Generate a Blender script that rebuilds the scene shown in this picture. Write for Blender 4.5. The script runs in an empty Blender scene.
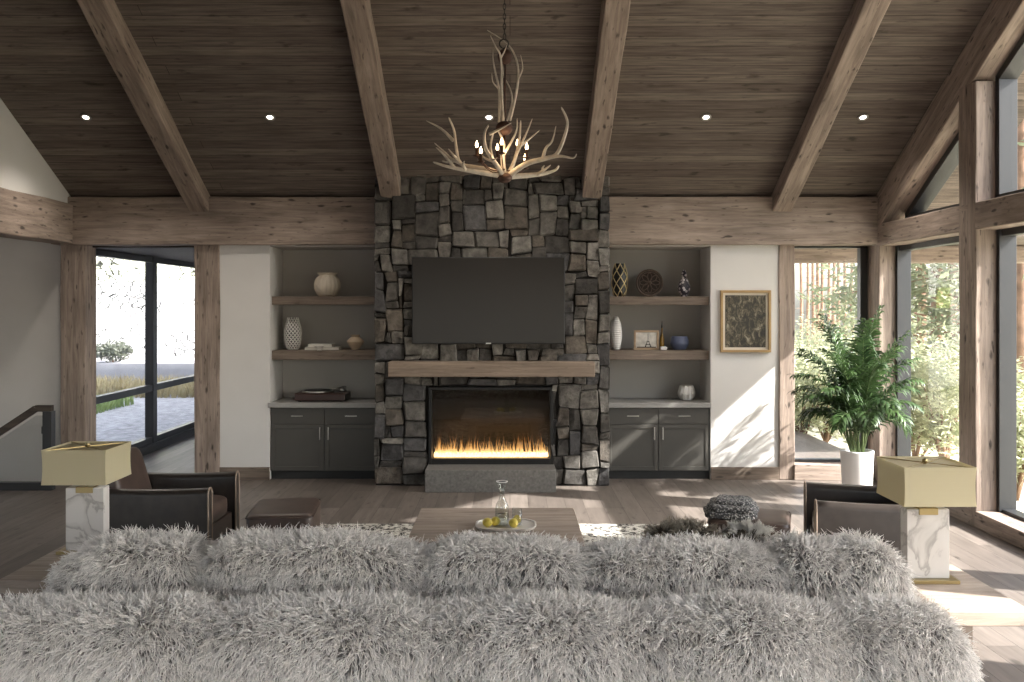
import bpy, math, random
import numpy as np
from mathutils import Vector, Matrix, Euler
random.seed(7)
PI = math.pi
scn = bpy.context.scene
COL = scn.collection

# ------------------------------------------------------------------ camera
EYE = 2.03; F = 950.0; VX = 510.0; VY = 307.0
cam = bpy.data.cameras.new('camera'); camo = bpy.data.objects.new('camera', cam); COL.objects.link(camo)
camo.location = (0, 0, EYE); camo.rotation_euler = (PI/2, 0, 0)
cam.sensor_width = 36; cam.lens = F/1024*36
cam.shift_x = (512-VX)/1024; cam.shift_y = (VY-341)/1024
cam.clip_start = .05; cam.clip_end = 500
scn.camera = camo
def wx(px, Y): return (px-VX)/F*Y           # photograph column at depth Y -> metres
def wz(py, Y): return EYE-(py-VY)/F*Y

# ------------------------------------------------------------------ materials
def newmat(name):
    m = bpy.data.materials.new(name); m.use_nodes = True
    nt = m.node_tree; b = nt.nodes['Principled BSDF']
    return m, nt, b
def N(nt, typ, **kw):
    n = nt.nodes.new(typ)
    for k, v in kw.items():
        if k in n.inputs: n.inputs[k].default_value = v
        else: setattr(n, k, v)
    return n
def L(nt, a, b): nt.links.new(a, b)
def c4(c): return (c[0], c[1], c[2], 1)
def mixc(nt, fac, a, b, mode='MIX'):
    n = nt.nodes.new('ShaderNodeMix'); n.data_type = 'RGBA'; n.blend_type = mode
    for sock, v in ((n.inputs[0], fac), (n.inputs[6], a), (n.inputs[7], b)):
        if hasattr(v, 'is_linked'): L(nt, v, sock)
        elif isinstance(v, (int, float)): sock.default_value = v
        else: sock.default_value = c4(v)
    return n.outputs[2]
def ramp(nt, src, stops):
    r = nt.nodes.new('ShaderNodeValToRGB'); L(nt, src, r.inputs[0])
    e = r.color_ramp.elements
    while len(e) < len(stops): e.new(.5)
    for i, (p, c) in enumerate(stops):
        e[i].position = p; e[i].color = c4(c) if not isinstance(c, (int, float)) else (c, c, c, 1)
    return r.outputs[0]
def coords(nt, scale=(1, 1, 1), rot=(0, 0, 0), rnd=True):
    tc = N(nt, 'ShaderNodeTexCoord'); mp = N(nt, 'ShaderNodeMapping'); mp.inputs['Scale'].default_value = scale
    mp.inputs['Rotation'].default_value = rot
    if rnd:
        oi = N(nt, 'ShaderNodeObjectInfo'); mu = N(nt, 'ShaderNodeMath', operation='MULTIPLY'); mu.inputs[1].default_value = 37.3
        L(nt, oi.outputs['Random'], mu.inputs[0])
        ad = N(nt, 'ShaderNodeVectorMath', operation='ADD'); L(nt, tc.outputs['Object'], ad.inputs[0]); L(nt, mu.outputs[0], ad.inputs[1])
        L(nt, ad.outputs[0], mp.inputs[0])
    else: L(nt, tc.outputs['Object'], mp.inputs[0])
    return mp.outputs[0]
def bump(nt, b, h, strength=.3, dist=.01):
    n = N(nt, 'ShaderNodeBump'); n.inputs['Strength'].default_value = strength; n.inputs['Distance'].default_value = dist
    L(nt, h, n.inputs['Height']); L(nt, n.outputs[0], b.inputs['Normal'])
def plain(name, col, rough=.5, metal=0, noise=0, scale=20, bmp=0, **kw):
    m, nt, b = newmat(name)
    b.inputs['Base Color'].default_value = c4(col); b.inputs['Roughness'].default_value = rough; b.inputs['Metallic'].default_value = metal
    if noise or bmp:
        n = N(nt, 'ShaderNodeTexNoise'); L(nt, coords(nt), n.inputs['Vector']); n.inputs['Scale'].default_value = scale; n.inputs['Detail'].default_value = 5
        if noise:
            L(nt, ramp(nt, n.outputs[0], [(.3, tuple(x*(1-noise) for x in col)), (.7, tuple(min(1, x*(1+noise)) for x in col))]), b.inputs['Base Color'])
        if bmp: bump(nt, b, n.outputs[0], bmp)
    for k, v in kw.items(): b.inputs[k].default_value = v
    return m
def wood(name, dark, light, knot=.5, rough=.6, streak=9, blotch=1.0):
    """weathered timber, grain along local X"""
    m, nt, b = newmat(name)
    v = coords(nt, (.7, streak, streak))
    n1 = N(nt, 'ShaderNodeTexNoise'); L(nt, v, n1.inputs['Vector']); n1.inputs['Scale'].default_value = 2.2; n1.inputs['Detail'].default_value = 7; n1.inputs['Roughness'].default_value = .65; n1.inputs['Distortion'].default_value = .6
    base = ramp(nt, n1.outputs[0], [(.32, dark), (.66, light)])
    v2 = coords(nt, (1.4, 2.2, 2.2))
    n2 = N(nt, 'ShaderNodeTexNoise'); L(nt, v2, n2.inputs['Vector']); n2.inputs['Scale'].default_value = 1.2; n2.inputs['Detail'].default_value = 3
    bl = ramp(nt, n2.outputs[0], [(.3, 1-.35*blotch), (.65, 1.0)])
    c = mixc(nt, 1.0, base, bl, 'MULTIPLY')
    v3 = coords(nt, (3.2, 9, 9))
    vo = N(nt, 'ShaderNodeTexVoronoi'); L(nt, v3, vo.inputs['Vector']); vo.inputs['Scale'].default_value = 1.0
    nk = N(nt, 'ShaderNodeTexNoise'); L(nt, coords(nt, (9, 40, 40)), nk.inputs['Vector']); nk.inputs['Scale'].default_value = 1
    sb = N(nt, 'ShaderNodeMath', operation='MULTIPLY_ADD'); L(nt, nk.outputs[0], sb.inputs[0]); sb.inputs[1].default_value = .35; L(nt, vo.outputs['Distance'], sb.inputs[2])
    kn = ramp(nt, sb.outputs[0], [(.24, 1-knot), (.34, 1.0)])
    c = mixc(nt, 1.0, c, kn, 'MULTIPLY')
    nf = N(nt, 'ShaderNodeTexNoise'); L(nt, coords(nt, (7, 34, 34)), nf.inputs['Vector']); nf.inputs['Scale'].default_value = 1; nf.inputs['Detail'].default_value = 2
    c = mixc(nt, 1.0, c, ramp(nt, nf.outputs[0], [(.27, 1-knot*.9), (.36, 1.0)]), 'MULTIPLY')
    L(nt, c, b.inputs['Base Color']); b.inputs['Roughness'].default_value = rough; b.inputs['Specular IOR Level'].default_value = .3
    bump(nt, b, n1.outputs[0], .35, .012)
    return m
def planks(name, c1, c2, width, length, rot, mortar=.004, rough=.55, streak=10, mcol=(.02, .016, .013), spec=.3, gain=.6):
    m, nt, b = newmat(name)
    v = coords(nt, (1, 1, 1), (0, 0, rot), False)
    br = N(nt, 'ShaderNodeTexBrick'); L(nt, v, br.inputs['Vector'])
    br.offset = .37; br.offset_frequency = 3; br.squash = 1
    br.inputs['Color1'].default_value = c4(c1); br.inputs['Color2'].default_value = c4(c2); br.inputs['Mortar'].default_value = c4(mcol)
    br.inputs['Scale'].default_value = 1; br.inputs['Mortar Size'].default_value = mortar; br.inputs['Mortar Smooth'].default_value = .3
    br.inputs['Brick Width'].default_value = length; br.inputs['Row Height'].default_value = width
    sx = N(nt, 'ShaderNodeMapping'); L(nt, v, sx.inputs[0]); sx.inputs['Scale'].default_value = (.9, streak, 1)
    n1 = N(nt, 'ShaderNodeTexNoise'); L(nt, sx.outputs[0], n1.inputs['Vector']); n1.inputs['Scale'].default_value = 2; n1.inputs['Detail'].default_value = 6; n1.inputs['Roughness'].default_value = .65
    st = ramp(nt, n1.outputs[0], [(.3, 1-gain), (.7, 1.0)])
    c = mixc(nt, 1, br.outputs['Color'], st, 'MULTIPLY')
    n3 = N(nt, 'ShaderNodeTexNoise'); s3 = N(nt, 'ShaderNodeMapping'); L(nt, v, s3.inputs[0]); s3.inputs['Scale'].default_value = (2.5, 7, 1); L(nt, s3.outputs[0], n3.inputs['Vector']); n3.inputs['Scale'].default_value = 1.6; n3.inputs['Detail'].default_value = 3
    kn = ramp(nt, n3.outputs[0], [(.27, .45), (.38, 1.0)])
    c = mixc(nt, 1, c, kn, 'MULTIPLY')
    L(nt, c, b.inputs['Base Color']); b.inputs['Roughness'].default_value = rough; b.inputs['Specular IOR Level'].default_value = spec
    iv = N(nt, 'ShaderNodeMath', operation='SUBTRACT'); iv.inputs[0].default_value = 1; L(nt, br.outputs['Fac'], iv.inputs[1])
    bump(nt, b, iv.outputs[0], .5, .006)
    return m
def thin_glass(name, tint=(.93, .95, .95), refl=.6, rough=0):
    m, nt, b = newmat(name); nt.nodes.remove(b)
    out = nt.nodes['Material Output']
    tr = N(nt, 'ShaderNodeBsdfTransparent'); tr.inputs[0].default_value = c4(tint)
    gl = N(nt, 'ShaderNodeBsdfGlossy'); gl.inputs['Roughness'].default_value = rough
    lw = N(nt, 'ShaderNodeLayerWeight'); lw.inputs[0].default_value = .5
    pw = N(nt, 'ShaderNodeMath', operation='POWER'); L(nt, lw.outputs['Facing'], pw.inputs[0]); pw.inputs[1].default_value = 4.5
    mu = N(nt, 'ShaderNodeMath', operation='MULTIPLY_ADD'); L(nt, pw.outputs[0], mu.inputs[0]); mu.inputs[1].default_value = .8*refl; mu.inputs[2].default_value = .045*refl
    mx = N(nt, 'ShaderNodeMixShader'); L(nt, mu.outputs[0], mx.inputs[0]); L(nt, tr.outputs[0], mx.inputs[1]); L(nt, gl.outputs[0], mx.inputs[2])
    L(nt, mx.outputs[0], out.inputs[0])
    return m
def emit(name, col, s):
    m, nt, b = newmat(name); b.inputs['Base Color'].default_value = c4(col)
    b.inputs['Emission Color'].default_value = c4(col); b.inputs['Emission Strength'].default_value = s
    return m
def leafmat(name, c1, c2, trans=.35, rough=.45):
    m, nt, b = newmat(name)
    n = N(nt, 'ShaderNodeTexNoise'); L(nt, coords(nt), n.inputs['Vector']); n.inputs['Scale'].default_value = 3.5; n.inputs['Detail'].default_value = 3
    c = ramp(nt, n.outputs[0], [(.35, c1), (.65, c2)])
    L(nt, c, b.inputs['Base Color']); b.inputs['Roughness'].default_value = rough
    t = N(nt, 'ShaderNodeBsdfTranslucent'); L(nt, c, t.inputs[0])
    mx = N(nt, 'ShaderNodeMixShader'); mx.inputs[0].default_value = trans
    L(nt, b.outputs[0], mx.inputs[1]); L(nt, t.outputs[0], mx.inputs[2]); L(nt, mx.outputs[0], nt.nodes['Material Output'].inputs[0])
    return m
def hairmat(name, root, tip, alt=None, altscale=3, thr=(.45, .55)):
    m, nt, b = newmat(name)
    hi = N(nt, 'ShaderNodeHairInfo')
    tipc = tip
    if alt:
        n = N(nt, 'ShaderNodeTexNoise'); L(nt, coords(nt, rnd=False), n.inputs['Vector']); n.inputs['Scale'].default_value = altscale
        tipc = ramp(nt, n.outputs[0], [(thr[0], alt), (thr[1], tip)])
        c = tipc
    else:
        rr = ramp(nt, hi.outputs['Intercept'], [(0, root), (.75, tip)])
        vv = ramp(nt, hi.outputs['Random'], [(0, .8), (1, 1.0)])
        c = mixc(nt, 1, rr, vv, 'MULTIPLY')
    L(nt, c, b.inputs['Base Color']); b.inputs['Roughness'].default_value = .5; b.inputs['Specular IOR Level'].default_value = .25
    return m

TIMBER = wood('weathered_timber', (.20, .155, .127), (.42, .335, .28), .72, .65, 9, .8)
SHELFW = wood('shelf_oak', (.11, .085, .066), (.25, .195, .155), .5, .6, 12, .8)
MANTELW = wood('mantel_oak', (.17, .13, .1), (.31, .24, .185), .4, .6, 10, .6)
TABLEW = wood('table_oak', (.26, .21, .175), (.47, .39, .325), .35, .5, 9, .6)
CEILW = planks('ceiling_boards', (.165, .133, .113), (.262, .215, .184), .13, 9.0, 0, .0035, .7, 15, (.07, .056, .047), .2, .62)
FLOORW = planks('floor_planks', (.125, .105, .092), (.20, .17, .15), .19, 2.4, PI/2, .0022, .45, 9, (.05, .04, .034), .32, .4)
WALL = plain('white_plaster', (.64, .625, .605), .9, 0, .02, 3)
WALLG = plain('grey_plaster', (.56, .54, .52), .9, 0, .03, 3)
DARKMETAL = plain('dark_window_metal', (.036, .036, .037), .4, .3)
GREYMETAL = plain('grey_window_metal', (.035, .036, .038), .4, .4)
CAB = plain('charcoal_cabinet_paint', (.062, .058, .051), .5, 0, .04, 5)
TOEK = plain('toe_kick_black', (.02, .02, .02), .6)
COUNTER = plain('grey_quartz', (.28, .272, .26), .4, 0, .05, 30)
CHROME = plain('brushed_nickel', (.62, .6, .57), .3, 1)
BRASS = plain('brass', (.44, .345, .17), .3, 1)
LEATHER = plain('dark_leather', (.030, .024, .021), .33, 0, .2, 14, .08)
LEATHERB = plain('brown_leather', (.062, .041, .033), .42, 0, .2, 9, .1)
PIPING = plain('leather_piping', (.30, .23, .18), .5)
CONC = plain('grey_concrete', (.125, .12, .112), .75, 0, .25, 40, .15)
TVSCR = plain('television_screen', (.019, .0165, .014), .25)
BLACKP = plain('black_plastic', (.012, .012, .012), .4)
BLACKM = plain('black_firebox_metal', (.014, .013, .012), .45, .3)
BRICKD = plain('firebox_lining', (.018, .016, .015), .8, 0, .3, 8)
GLASS = thin_glass('window_glass', (.965, .975, .975), .4)
CLEAR = thin_glass('drinking_glass', (.94, .95, .94), 1.3)
FIREGLASS = thin_glass('fireplace_glass', (.85, .85, .85), 1.4)
ANTLER = plain('antler', (.52, .455, .38), .5, 0, .3, 14, .15)
RUST = plain('rusty_iron', (.075, .036, .024), .6, .3, .4, 25)
IRON = plain('black_iron', (.025, .022, .02), .5, .5)
BULB = emit('candle_bulb', (1, .74, .42), 9)
LEDLENS = emit('downlight_lens', (1, .92, .82), 9)
TRIMW = plain('downlight_trim', (.35, .32, .29), .4)
def shade_mat():
    m, nt, b = newmat('lamp_shade_linen'); b.inputs['Base Color'].default_value = (.72, .66, .47, 1); b.inputs['Roughness'].default_value = .8
    v = coords(nt, (260, 260, 260)); n = N(nt, 'ShaderNodeTexNoise'); L(nt, v, n.inputs['Vector']); n.inputs['Scale'].default_value = 1
    bump(nt, b, n.outputs[0], .15, .002)
    t = N(nt, 'ShaderNodeBsdfTranslucent'); t.inputs[0].default_value = (.76, .69, .49, 1)
    mx = N(nt, 'ShaderNodeMixShader'); mx.inputs[0].default_value = .4
    L(nt, b.outputs[0], mx.inputs[1]); L(nt, t.outputs[0], mx.inputs[2]); L(nt, mx.outputs[0], nt.nodes['Material Output'].inputs[0])
    return m
SHADE = shade_mat()
def marble():
    m, nt, b = newmat('white_marble')
    n = N(nt, 'ShaderNodeTexNoise'); L(nt, coords(nt, (4, 4, 3)), n.inputs['Vector']); n.inputs['Scale'].default_value = 1.3; n.inputs['Detail'].default_value = 8; n.inputs['Distortion'].default_value = .7
    L(nt, ramp(nt, n.outputs[0], [(.36, (.66, .63, .6)), (.45, (.58, .55, .52)), (.495, (.38, .355, .335)), (.52, (.62, .59, .56)), (.8, (.70, .67, .64))]), b.inputs['Base Color'])
    b.inputs['Roughness'].default_value = .3
    return m
MARBLE = marble()
def stone_mat():
    m, nt, b = newmat('fieldstone')
    at = N(nt, 'ShaderNodeAttribute'); at.attribute_name = 'Col'
    n = N(nt, 'ShaderNodeTexNoise'); L(nt, coords(nt), n.inputs['Vector']); n.inputs['Scale'].default_value = 9; n.inputs['Detail'].default_value = 8; n.inputs['Roughness'].default_value = .7
    c = mixc(nt, 1, at.outputs['Color'], ramp(nt, n.outputs[0], [(.3, .3), (.72, 1.6)]), 'MULTIPLY')
    L(nt, c, b.inputs['Base Color']); b.inputs['Roughness'].default_value = .75; b.inputs['Specular IOR Level'].default_value = .3
    bump(nt, b, n.outputs[0], .9, .03)
    return m
STONE = stone_mat()
MORTAR = plain('dark_mortar', (.018, .016, .014), .95)
def rug_mat():
    m, nt, b = newmat('mottled_rug')
    n = N(nt, 'ShaderNodeTexNoise'); L(nt, coords(nt), n.inputs['Vector']); n.inputs['Scale'].default_value = 17; n.inputs['Detail'].default_value = 4; n.inputs['Roughness'].default_value = .7
    L(nt, ramp(nt, n.outputs[0], [(.44, (.035, .03, .027)), (.53, (.5, .48, .43))]), b.inputs['Base Color']); b.inputs['Roughness'].default_value = 1
    bump(nt, b, n.outputs[0], .5, .02)
    return m
RUG = rug_mat()

# ------------------------------------------------------------------ mesh helpers
class MB:
    def __init__(s): s.v = []; s.f = []; s.c = []
    def add(s, vs, fs, col=None):
        o = len(s.v); s.v += [tuple(p) for p in vs]; s.f += [tuple(i+o for i in f) for f in fs]
        if col is not None: s.c += [col]*len(fs)
        return s
    def box(s, x0, x1, y0, y1, z0, z1, M=None, col=None):
        vs = [Vector((x, y, z)) for z in (z0, z1) for y in (y0, y1) for x in (x0, x1)]
        if M is not None: vs = [M @ p for p in vs]
        return s.add(vs, [(0, 2, 3, 1), (4, 5, 7, 6), (0, 1, 5, 4), (2, 6, 7, 3), (0, 4, 6, 2), (1, 3, 7, 5)], col)
    def lathe(s, prof, n=32, c=(0, 0, 0), rfun=None, cap=True):
        o = len(s.v)
        for r, z in prof:
            for k in range(n):
                a = 2*PI*k/n; rr = r*(rfun(a, z) if rfun else 1)
                s.v.append((c[0]+rr*math.cos(a), c[1]+rr*math.sin(a), c[2]+z))
        m = len(prof)
        for i in range(m-1):
            for k in range(n):
                k2 = (k+1) % n
                s.f.append((o+i*n+k, o+i*n+k2, o+(i+1)*n+k2, o+(i+1)*n+k))
        if cap:
            s.f.append(tuple(o+k for k in range(n))[::-1]); s.f.append(tuple(o+(m-1)*n+k for k in range(n)))
        return s
    def tube(s, pts, rad, n=8, cap=True):
        pts = [Vector(p) for p in pts]
        if isinstance(rad, (int, float)): rad = [rad]*len(pts)
        o = len(s.v); up = None
        for i, p in enumerate(pts):
            t = (pts[min(i+1, len(pts)-1)]-pts[max(i-1, 0)])
            if t.length < 1e-9: t = Vector((0, 0, 1))
            t.normalize()
            if up is None: up = t.orthogonal().normalized()
            up = (up-t*up.dot(t))
            if up.length < 1e-6: up = t.orthogonal()
            up.normalize()
            b = t.cross(up)
            for k in range(n):
                a = 2*PI*k/n
                s.v.append(tuple(p+(up*math.cos(a)+b*math.sin(a))*rad[i]))
        for i in range(len(pts)-1):
            for k in range(n):
                k2 = (k+1) % n
                s.f.append((o+i*n+k, o+i*n+k2, o+(i+1)*n+k2, o+(i+1)*n+k))
        if cap:
            s.f.append(tuple(o+k for k in range(n))[::-1]); q = o+(len(pts)-1)*n; s.f.append(tuple(q+k for k in range(n)))
        return s
    def ellipsoid(s, c, r, nu=20, nv=12, e=1.0, fn=None):
        o = len(s.v); sg = lambda t, p: math.copysign(abs(t)**p, t)
        for j in range(nv+1):
            ph = -PI/2+PI*j/nv
            for k in range(nu):
                th = 2*PI*k/nu
                d = Vector((sg(math.cos(ph), e)*sg(math.cos(th), e), sg(math.cos(ph), e)*sg(math.sin(th), e), sg(math.sin(ph), e)))
                if fn: d = d*fn(d)
                s.v.append((c[0]+r[0]*d.x, c[1]+r[1]*d.y, c[2]+r[2]*d.z))
        for j in range(nv):
            for k in range(nu):
                k2 = (k+1) % nu
                s.f.append((o+j*nu+k, o+j*nu+k2, o+(j+1)*nu+k2, o+(j+1)*nu+k))
        return s
    def prism(s, poly, d0, d1, axis='y'):
        """poly in (a,b) extruded along axis: y -> (a,d,b); x -> (d,a,b); z -> (a,b,d)"""
        def P(a, b, d): return (a, d, b) if axis == 'y' else (d, a, b) if axis == 'x' else (a, b, d)
        n = len(poly)
        return s.add([P(a, b, d0) for a, b in poly]+[P(a, b, d1) for a, b in poly],
                     [tuple(range(n))[::-1], tuple(range(n, 2*n))]+[(i, (i+1) % n, n+(i+1) % n, n+i) for i in range(n)])
    def build(s, name, mat, parent=None, smooth=False, bevel=0, seg=2, loc=None, sub=0, M=None, weld=False):
        me = bpy.data.meshes.new(name); me.from_pydata(s.v, [], s.f); me.update()
        if s.c:
            ca = me.color_attributes.new('Col', 'FLOAT_COLOR', 'CORNER')
            dat = []
            for p, c in zip(me.polygons, s.c): dat += list(c4(c))*p.loop_total
            ca.data.foreach_set('color', dat)
        import bmesh
        bm = bmesh.new(); bm.from_mesh(me)
        if weld: bmesh.ops.remove_doubles(bm, verts=bm.verts, dist=1e-5)
        bmesh.ops.recalc_face_normals(bm, faces=bm.faces); bm.to_mesh(me); bm.free()
        if smooth: me.polygons.foreach_set('use_smooth', [True]*len(me.polygons))
        me.materials.append(mat)
        o = bpy.data.objects.new(name, me); COL.objects.link(o)
        if parent is not None: o.parent = parent
        if loc: o.location = loc
        if M is not None: o.matrix_local = M
        if bevel:
            b = o.modifiers.new('bevel', 'BEVEL'); b.width = bevel; b.segments = seg; b.limit_method = 'ANGLE'; b.angle_limit = .6
        if sub:
            b = o.modifiers.new('subd', 'SUBSURF'); b.levels = sub; b.render_levels = sub
        return o
def tag(o, label=None, cat=None, group=None, kind=None):
    if label: o['label'] = label
    if cat: o['category'] = cat
    if group: o['group'] = group
    if kind: o['kind'] = kind
    return o
def thing(name, label, cat, loc=(0, 0, 0), rz=0, group=None):
    o = bpy.data.objects.new(name, None); COL.objects.link(o); o.empty_display_size = .1
    o.location = loc; o.rotation_euler = (0, 0, rz)
    return tag(o, label, cat, group)
def copy_tree(o, parent=None):
    c = o.copy(); COL.objects.link(c)
    if parent is not None: c.parent = parent
    for ch in [q for q in bpy.data.objects if q.parent == o]: copy_tree(ch, c)
    return c
def struct(o, label, cat): return tag(o, label, cat, None, 'structure')
def smooth_path(pts, rad, n=5):
    out = []; ro = []
    P = [Vector(p) for p in pts]
    for i in range(len(P)-1):
        p0 = P[max(i-1, 0)]; p1 = P[i]; p2 = P[i+1]; p3 = P[min(i+2, len(P)-1)]
        for k in range(n):
            t = k/n
            out.append(.5*((2*p1)+(-p0+p2)*t+(2*p0-5*p1+4*p2-p3)*t*t+(-p0+3*p1-3*p2+p3)*t**3)); ro.append(rad[i]*(1-t)+rad[i+1]*t)
    out.append(P[-1]); ro.append(rad[-1])
    return out, ro
def timber(name, p0, p1, w, h, up=(0, 0, 1), mat=None, label=None, cat='beam', bev=.012):
    """square timber from p0 to p1 (centre line); grain along local X; h along up"""
    p0 = Vector(p0); p1 = Vector(p1); d = p1-p0; ln = d.length; x = d.normalized()
    z = Vector(up); z = (z-x*z.dot(x)).normalized(); y = z.cross(x)
    Mx = Matrix((x, y, z)).transposed().to_4x4(); Mx.translation = (p0+p1)/2
    mb = MB(); n = max(2, int(ln/.35)); rr = random.Random(name+str(p0))
    rows = []
    for i in range(n+1):
        j = lambda: rr.uniform(-.005, .005)
        t = -ln/2+ln*i/n
        rows.append([(t, -w/2+j(), -h/2+j()), (t, w/2+j(), -h/2+j()), (t, w/2+j(), h/2+j()), (t, -w/2+j(), h/2+j())])
    vs = [p for r in rows for p in r]; fs = []
    for i in range(n):
        for k in range(4): fs.append((4*i+k, 4*i+(k+1) % 4, 4*i+4+(k+1) % 4, 4*i+4+k))
    fs += [(3, 2, 1, 0), (4*n, 4*n+1, 4*n+2, 4*n+3)]
    mb.add(vs, fs)
    o = mb.build(name, mat or TIMBER, bevel=bev); o.matrix_world = Mx
    struct(o, label, cat)
    return o

# ================================================================== SHELL
YW = 11.15                       # front of the back wall, its posts and plate beam
XL, XR = -5.15, 4.28             # gable faces
SL = .53; ZP = 3.32              # ceiling slope, ceiling height above the plate
def zc(Y): return ZP+SL*(YW-Y)
YRIDGE = 4.7; YB = YRIDGE-(YW-YRIDGE)   # back of the room behind the camera
sl = math.hypot(1, SL)
# floor (the stairwell opening at the far end of the hall stays open)
mb = MB(); mb.box(-8.2, 4.75, YB-.2, 10.5, -.12, 0); mb.box(-5.22, 4.75, 10.5, 18.2, -.12, 0)
struct(mb.build('floor', FLOORW), 'wide grey-brown oak plank floor', 'floor')
# sloping ceilings, thick roof slabs carried past the right gable as a soffit
def slab(name, label, y0, z0, y1, z1, th=.3, x0=-5.3, x1=5.35):
    d = Vector((0, y1-y0, z1-z0)); ln = d.length; d.normalize()
    up = Vector((1, 0, 0)).cross(d)
    Mx = Matrix((Vector((1, 0, 0)), d, up)).transposed().to_4x4(); Mx.translation = (0, y0, z0)
    s = 1 if up.z > 0 else -1
    mb = MB(); mb.box(x0, x1, 0, ln, min(0, s*th), max(0, s*th))
    o = mb.build(name, CEILW); o.matrix_world = Mx
    struct(o, label, 'ceiling')
slab('ceiling', 'sloping ceiling of dark brown boards over the fireplace', YW+.9, zc(YW+.9), YRIDGE, zc(YRIDGE))
slab('ceiling_rear', 'sloping board ceiling behind the viewpoint', YRIDGE, zc(YRIDGE), YB-.9, zc(YW+.9))

# rafters
rh = .21
for i, (px, lab) in enumerate(((-3.62, 'sloping ceiling beam ending above the white wall beside the hall opening'), (-1.353, 'sloping ceiling beam ending over the left edge of the stone chimney'),
                               (.93, 'sloping ceiling beam ending over the right edge of the stone chimney'), (3.17, 'sloping ceiling beam ending above the framed artwork'))):
    X = px; up = Vector((0, SL, 1)).normalized()
    c0 = Vector((X, YW+.0, zc(YW)))-up*(rh/2); c1 = Vector((X, YRIDGE, zc(YRIDGE)))-up*(rh/2)
    timber('ceiling_beam', c0, c1, .225, rh, up, None, lab)
up = Vector((0, SL, 1)).normalized()
dr = .44/sl
timber('ceiling_beam', Vector((XR+.16, YW+.3, zc(YW+.3)))-up*dr/2, Vector((XR+.16, YRIDGE-.1, zc(YRIDGE-.1)))-up*dr/2, .32, dr, up, None, 'heavy sloping gable beam above the tall windows')
upb = Vector((0, -SL, 1)).normalized()
timber('ceiling_beam', Vector((XR+.16, YB-.3, zc(YW+.3)))-upb*dr/2, Vector((XR+.16, YRIDGE+.1, zc(YRIDGE+.1)))-upb*dr/2, .32, dr, upb, None, 'heavy sloping gable beam behind the viewpoint')
# plate beam on the back wall (in two lengths, each side of the chimney)
BZ0, BZ1 = 2.757, 3.315
timber('timber_beam', (-5.35, YW+.06, (BZ0+BZ1)/2), (-1.5, YW+.06, (BZ0+BZ1)/2), .3, BZ1-BZ0, label='long horizontal wall beam over the hall opening and shelves')
timber('timber_beam', (1.1, YW+.06, (BZ0+BZ1)/2), (XR+.05, YW+.06, (BZ0+BZ1)/2), .3, BZ1-BZ0, label='long horizontal wall beam over the artwork and corner window')
mb = MB(); mb.box(-5.3, 4.6, YW+.02, YW+.5, BZ1-.02, zc(YW+.5)+.02); struct(mb.build('wall_top', WALL), 'hidden wall strip above the beam', 'wall')
timber('timber_beam', (XL-.09, YB, 3.0), (XL-.09, YW, 3.0), .3, .46, label='horizontal beam along the gable over the stair hall')
timber('timber_beam', (XR+.11, YB, 2.868), (XR+.11, YW-.08, 2.868), .22, .255, label='horizontal beam across the tall windows')
# left gable wall above its beam
mb = MB(); mb.prism([(YB, 3.2), (YW+.2, 3.2), (YW+.2, zc(YW+.2)+.05), (YRIDGE, zc(YRIDGE)+.05), (YB, ZP+.05)], XL-.2, XL, 'x')
struct(mb.build('wall_left', WALL), 'white triangular gable wall above the beam', 'wall')
# stair hall beyond the left gable
mb = MB(); mb.box(-8.3, -5.24, YW+.12, YW+.4, -2.6, 3.3); struct(mb.build('wall_hall', WALLG), 'grey plaster wall of the stair hall', 'wall')
mb = MB(); mb.box(-8.4, -8.2, YB, YW+.4, -2.6, 1.0); mb.box(-8.4, -8.2, YB, YW+.4, 2.5, 3.3); mb.box(-8.4, -8.2, YB, 4.8, 1, 2.5); mb.box(-8.4, -8.2, 7.6, YW+.4, 1, 2.5)
struct(mb.build('wall_outer', WALLG), 'grey outer wall of the stair hall', 'wall')
mb = MB(); mb.box(-8.4, -5.25, YB, YW+.4, 3.3, 3.5); struct(mb.build('ceiling_hall', WALLG), 'flat ceiling of the stair hall', 'ceiling')
# rear wall with wide openings enlarged to let in fill daylight (behind the viewpoint)
mb = MB(); yb0, yb1 = YB-.25, YB
for x0, x1 in ((-8.4, -6.6), (-5.3, -4.6), (-2.0, -1.6), (1.0, 1.4), (3.9, 4.7)): mb.box(x0, x1, yb0, yb1, 0, 3.4)
mb.box(-8.4, 4.7, yb0, yb1, 3.15, 3.4); mb.box(-8.4, 4.7, yb0, yb1, 0, .1)
struct(mb.build('wall_rear', WALL), 'rear wall with wide openings for fill daylight behind the viewpoint', 'wall')
# back wall: white piers, niches, hall end
NY = 11.8
XA, XB = wx(219.5, YW), wx(269.5, YW)      # left pier
XC, XD = wx(711, YW), wx(779, YW)        # right pier
SX0, SX1 = wx(374, 10.82), wx(610, 10.82)   # stone chimney
mb = MB(); mb.box(XA-.05, XB, YW+.02, NY+.15, 0, 2.8); struct(mb.build('wall_back', WALL), 'white wall pier between hall opening and shelves', 'wall')
mb = MB(); mb.box(XC, XD+.05, YW+.02, NY+.15, 0, 2.8); struct(mb.build('wall_back', WALL), 'white wall pier carrying the framed artwork', 'wall')
NICHE_SHADED = plain('white_plaster_shaded', (.46, .44, .41), .9, 0, .02, 3)  # same white paint as the walls, darkened to carry the recess shade
mb = MB(); mb.box(XB-.02, SX0+.3, NY, NY+.15, 0, 2.8); mb.box(XB-.02, SX0+.3, YW+.03, NY+.1, 2.74, 2.85)
mb.box(SX0+.2, SX0+.3, YW, NY+.1, 0, 2.8); struct(mb.build('wall_niche', NICHE_SHADED), 'white recess with shade in its colour behind the shelves beside the chimney hall side', 'wall')
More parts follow.
